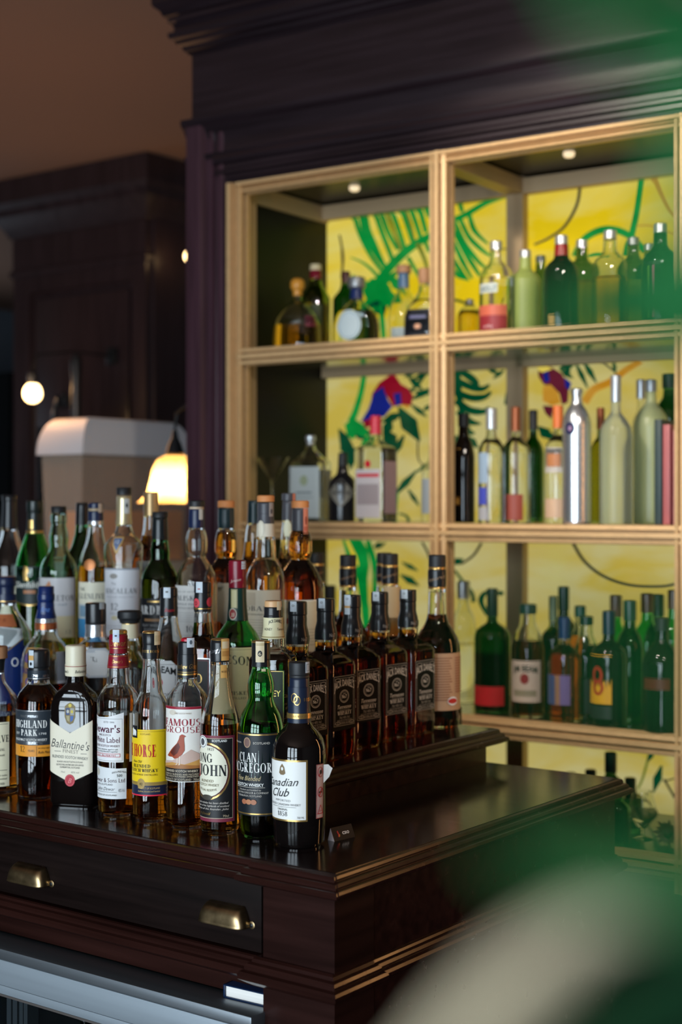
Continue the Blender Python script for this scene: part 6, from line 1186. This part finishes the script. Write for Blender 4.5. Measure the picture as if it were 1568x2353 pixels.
# ------------------------------------------------------------------ far end of the room, left
FD = 6.15
fp = at_d(340, PY, FD); fp.z = 0
pan = thing('wall_panelling', 'dark wood panelled bay with cornice at the far left', 'panelling', fp, 0)
wpx = lambda px: (on_Y(px, fp.y, 0) - fp).x
PW = wpx(36); kz = FD / F; zy = lambda y, d=FD: CAMZ + (PY - y) * d / F
PANW = mat('far_panel_wood', (0.026, 0.015, 0.017), rough=0.32, coat=0.2, grain=((40, 40, 3), 0.25))
MB().box(PW - .02, .02, .02, .5, 0, ZC).build('panel_backing', PANW, pan)
pL, pR, pT = wpx(72), wpx(308), zy(640)
MB().box(PW, pL, -.012, .02, 0, zy(590)).build('stile', PANW, pan); MB().box(pR, .0, -.012, .02, 0, zy(590)).build('stile', PANW, pan); MB().box(pL, pR, -.012, .02, pT, zy(590)).build('rail', PANW, pan)
MB().box(pL + .03, pR - .03, -.004, .02, .2, pT - .03, .012).build('raised_panel', PANW, pan)
zz = zy(600)
MB().ring_sweep(PW, .0, -.01, .4, [(0, zz), (.012, zz), (.016, zz + .02), (.012, zz + .03), (.004, zz + .035), (.004, zy(505)), (.014, zy(503)), (.03, zy(486)), (.05, zy(470)), (.075, zy(455)), (.08, zy(440)), (.10, zy(425)), (.10, ZC - .002), (0, ZC - .002)]).build('cornice', PANW, pan, 20)
struct('trim_1', MB().box(fp.x + .02, fp.x + 3.0, fp.y + .25, fp.y + .45, 0, ZC), mat('far_dark_wood', (.010, .009, .009), rough=.5))
# dark doorway on the far left wall
dp = at_d(12, PY, 7.6); tag(MB().box(dp.x - 1.4, dp.x + .03, dp.y, dp.y + .06, 0, zy(855, 7.6)).build('door_1', mat('dark_door', (.004, .005, .006), rough=.9, spec=.05), None), kind='structure')
# bulb on the panelling
BULB = mat('warm_bulb', (1, .8, .5), emit=(1.0, .66, .30), es=9)
def bulb(name, label, px, py, d, r, wall_y, strength=2.5):
    p = at_d(px, py, d); t = thing(name, label, 'lamp', p)
    bm = bmesh.new(); bmesh.ops.create_uvsphere(bm, u_segments=24, v_segments=14, radius=r)
    for q in bm.verts:
        if q.co.z > 0: q.co.z *= 1.25
    MB().bm(bm).build('bulb', BULB, t, 60)
    MB().lathe([(r * .5, r * 1.0), (r * .55, r * 1.3), (r * .5, r * 2.2), (r * .2, r * 2.6)], seg=16).build('holder', BLACK, t)
    ye = wall_y - p.y
    MB().tube([(0, 0, r * 2.5), (.0, .02, r * 4.4), (0, ye * .5, r * 5.2), (0, ye, r * 5.2)], r * .12, 8).build('bracket', BLACK, t)
    MB().box(-r * .8, r * .8, ye - .012, ye, r * 4.2, r * 6.2, .003).build('back_plate', BLACK, t)
    point('bulb_light', p + Vector((0, -.10, 0)), strength, (1.0, .55, .22), .04)
    return t
bulb('wall_lamp', 'round glowing bulb on the dark panelling at far left', 75, 905, FD - .25, .036, fp.y - .012, strength=4)
bulb('small_wall_lamp', 'tiny orange lamp peeping past the cabinet edge', 436, 590, FD, .022, fp.y + .25, strength=.2)
# beer tap fixture in silhouette
tp_ = at_d(150, 1000, 5.6); tp_.z = zy(985, 5.6); tt = thing('tap_fixture', 'black tap fixture with tall handle behind the white dispenser', 'tap', tp_); k = 5.6 / F
MB().tube([(-38 * k, 0, 0), (-34 * k, 0, 45 * k), (-24 * k, 0, 72 * k), (-12 * k, 0, 50 * k), (-4 * k, 0, 80 * k), (8 * k, 0, 52 * k), (20 * k, 0, 70 * k), (30 * k, 0, 40 * k)], 7 * k, 8).build('scrolled_arm', BLACK, tt)
MB().lathe([(10 * k, 0), (12 * k, 60 * k), (10 * k, 100 * k), (13 * k, 150 * k), (8 * k, 168 * k)], (36 * k, 0, 0), 16).build('handle', BLACK, tt)
MB().box(-60 * k, 60 * k, -.05, .05, -tp_.z, 4 * k).build('tap_column', BLACK, tt)
# slush dispenser
sp = at_d(190, PY, 4.5); sp.z = 0; sl = thing('drink_dispenser', 'white and orange drink dispenser with curved lid behind the bottles', 'dispenser', sp)
zs = lambda y: CAMZ + (PY - y) * 4.45 / F
W_, D_ = .185, .47
def pill(zs0, zs1, grow, top, seg=10):
    """box with softened top edges: rows of rectangles shrinking towards the top"""
    v = []; f = []; rows = []
    n = seg if top else 1
    for i in range(n + 1):
        a = math.pi / 2 * i / n; ins = (1 - math.cos(a)) * .055 if top else 0; z = zs0 + (zs1 - zs0) * (math.sin(a) if top else i)
        rows.append([(-W_ - grow + ins, -grow + ins * .9, z), (grow - ins * .35, -grow + ins * .9, z), (grow - ins * .35, D_ + grow - ins * 1.6, z), (-W_ - grow + ins, D_ + grow - ins * 1.6, z)])
    for r in rows: v += r
    for i in range(len(rows) - 1):
        for j in range(4): f.append((i * 4 + j, i * 4 + (j + 1) % 4, i * 4 + 4 + (j + 1) % 4, i * 4 + 4 + j))
    f += [(3, 2, 1, 0), tuple(len(v) - 4 + j for j in range(4))]
    return MB().add(v, f)
pill(zs(1042), zs(955), .012, True).build('lid', mat('white_plastic_lid', (.62, .60, .62), rough=.35), sl, 40)
TANK = mat('cloudy_tank', (.92, .70, .54), rough=.22, trans=.72, ior=1.05)
t_ = pill(zs(1300), zs(1042), 0.0, False)
for q in t_.v:
    if q.z < zs(1200): q.x += .02 if q.x < -.1 else -.008
t_.build('tank', TANK, sl, 0)
MB().box(-W_ + .03, -.012, .012, D_ - .012, zs(1297), zs(1176)).build('orange_slush', mat('orange_slush', srgb((244, 160, 34)), rough=.5), sl, 0)
MB().box(-W_ - .01, .01, -.02, D_ + .05, 0, zs(1300), .01).build('machine_body', mat('machine_white', (.4, .4, .4), rough=.4), sl)
# glass shaded lamp beside the cabinet
lp = at_d(402, 1100, 4.15); lamp = thing('shaded_lamp', 'lit amber glass lamp with flared shade beside the cabinet', 'lamp', lp); k = 4.15 / F
SHADE = bpy.data.materials.new('amber_glass_shade'); SHADE.use_nodes = True; _nt = SHADE.node_tree; _tr = _nt.nodes.new('ShaderNodeBsdfTranslucent'); _tr.inputs[0].default_value = (1.0, .62, .24, 1)
_gl = _nt.nodes['Principled BSDF']; _gl.inputs['Base Color'].default_value = (.9, .62, .3, 1); _gl.inputs['Roughness'].default_value = .3; _mx = _nt.nodes.new('ShaderNodeMixShader'); _mx.inputs[0].default_value = .75
_nt.links.new(_gl.outputs[0], _mx.inputs[1]); _nt.links.new(_tr.outputs[0], _mx.inputs[2]); _nt.links.new(_mx.outputs[0], _nt.nodes['Material Output'].inputs[0])
sh = []
for r, z in ((14, 54), (24, 53), (40, 44), (52, 20), (58, -10), (64, -34), (76, -48), (84, -56)): sh.append((r * k, z * k))
b_ = MB(); n = 40; v = []
for i, (r, z) in enumerate(sh):
    for j in range(n):
        a = 2 * math.pi * j / n; fl_ = 1 + (.07 * math.cos(a * 6) if i > 4 else 0) * (i - 4) / 3; v.append((r * fl_ * math.cos(a), r * fl_ * math.sin(a), z))
f = [(i * n + j, i * n + (j + 1) % n, (i + 1) * n + (j + 1) % n, (i + 1) * n + j) for i in range(len(sh) - 1) for j in range(n)]
o = mesh_obj('lamp_shade', v, f, SHADE, lamp, 60); 
MB().lathe([(16 * k, 52 * k), (22 * k, 58 * k), (16 * k, 78 * k), (9 * k, 92 * k), (6 * k, 110 * k)], seg=20).build('holder', BLACK, lamp)
lv = (lp - CO).dot(CV); ae = CO + CU * uO + CV * min(max(lv, .08), DEP); ae = Vector((ae.x - lp.x, ae.y - lp.y, 175 * k))
MB().tube([(0, 0, 108 * k), (.002, .003, 150 * k), ae * .5 + Vector((0, 0, 92 * k)), ae], 4 * k, 8).build('arm', BLACK, lamp)
MB().tube([ae - CU * .012, ae], 16 * k, 16).build('wall_plate', BLACK, lamp)
MB().lathe([(8 * k, 44 * k), (20 * k, 20 * k), (22 * k, 0), (10 * k, -18 * k)], seg=20).build('bulb', mat('lamp_bulb', (1, .9, .7), emit=(1, .80, .48), es=10), lamp)
point('lamp_light', lp + Vector((0, 0, -30 * k)), 5.0, (1.0, .70, .38), .010)

# ------------------------------------------------------------------ plant leaning in from the right, close to the lens
pl = thing('foreground_plant', 'large out-of-focus green plant close to the lens at right', 'plant', at_d(1900, 2900, .40))
po = pl.location.copy()
STEM = [at_d(1930, 3400, .42), at_d(1900, 2900, .40), at_d(1880, 2500, .38), at_d(1860, 2200, .36), at_d(1840, 1900, .35), at_d(1820, 1500, .34), at_d(1810, 1100, .335), at_d(1800, 700, .33), at_d(1760, 100, .32)]
LEAFM = mat('plant_leaf', (.020, .16, .045), rough=.4); LEAFD = mat('plant_leaf_dark', (.008, .055, .020), rough=.5); LEAFC = mat('pale_cream_leaf', (.80, .68, .46), rough=.6)
def big_leaf(pts, widths, d, m, tilt=0.0, fold=.25):
    """leaf along a picture polyline at its own distance from the lens, with a folded midrib and curl in depth"""
    L = smooth_line(pts, 6); n = len(L); v = []; wn = len(widths) - 1
    for i, p in enumerate(L):
        q0 = L[max(i - 1, 0)]; q1 = L[min(i + 1, n - 1)]; dx, dy = q1[0] - q0[0], q1[1] - q0[1]; l = math.hypot(dx, dy) or 1
        t = i / (n - 1); a = t * wn; j = min(int(a), wn - 1); w = widths[j] + (widths[j + 1] - widths[j]) * (a - j)
        dd = d + tilt * (t - .5)
        for s_ in (-1, -.5, 0, .5, 1):
            v.append(at_d(p[0] - dy / l * w / 2 * s_, p[1] + dx / l * w / 2 * s_, dd + fold * abs(s_) * w * d / F * .5) - po)
    f = [(i * 5 + j, i * 5 + j + 1, i * 5 + 6 + j, i * 5 + 5 + j) for i in range(n - 1) for j in range(4)]
    e = v[-3]; st = min(STEM, key=lambda q: abs(q.z - po.z - e.z)) - po; st = Vector((st.x, st.y, e.z - .01))
    MB().tube([e, (e + st) / 2 + Vector((0, 0, .012)), st], .0014, 6).build('petiole', mat('plant_stem', (.04, .10, .02), rough=.6), pl)
    o = mesh_obj('leaf', v, f, m, pl, 60); md = o.modifiers.new('thickness', 'SOLIDIFY'); md.thickness = .0004
    return o
big_leaf([(1290, -200), (1440, -20), (1600, 70), (1800, 130)], [80, 230, 330, 100], .17, LEAFM, .03)
big_leaf([(1700, 60), (1640, 300), (1620, 560), (1660, 860)], [60, 150, 170, 60], .16, LEAFM, .03)
big_leaf([(1180, 745), (1360, 700), (1570, 695), (1760, 750)], [30, 150, 240, 90], .25, LEAFM, .03)
big_leaf([(1120, 1500), (1330, 1490), (1560, 1540), (1800, 1600)], [20, 90, 140, 60], .12, LEAFM, .02)
big_leaf([(1150, 1960), (1400, 2000), (1640, 2030), (1900, 2060)], [60, 190, 230, 90], .18, LEAFM, .03)
big_leaf([(900, 2570), (1080, 2375), (1240, 2215), (1410, 2110), (1700, 2085)], [60, 135, 135, 75, 30], .185, LEAFC, .03)
big_leaf([(1260, 2600), (1400, 2420), (1560, 2300), (1780, 2250)], [60, 220, 240, 60], .20, LEAFD, .03)
g0 = STEM[0].copy(); g0.z = .34
MB().tube([g0 - po, (g0 + STEM[0]) / 2 - po] + [q - po for q in STEM], .004, 8).build('stem', mat('plant_stem', (.04, .10, .02), rough=.6), pl)
MB().lathe([(.10, 0), (.13, .30), (.145, .34), (.145, .38), (.13, .38), (.125, .345), (.02, .34)], Vector((g0.x, g0.y, 0)) - po, 32).build('pot', mat('terracotta_pot', (.22, .09, .05), rough=.7), pl)
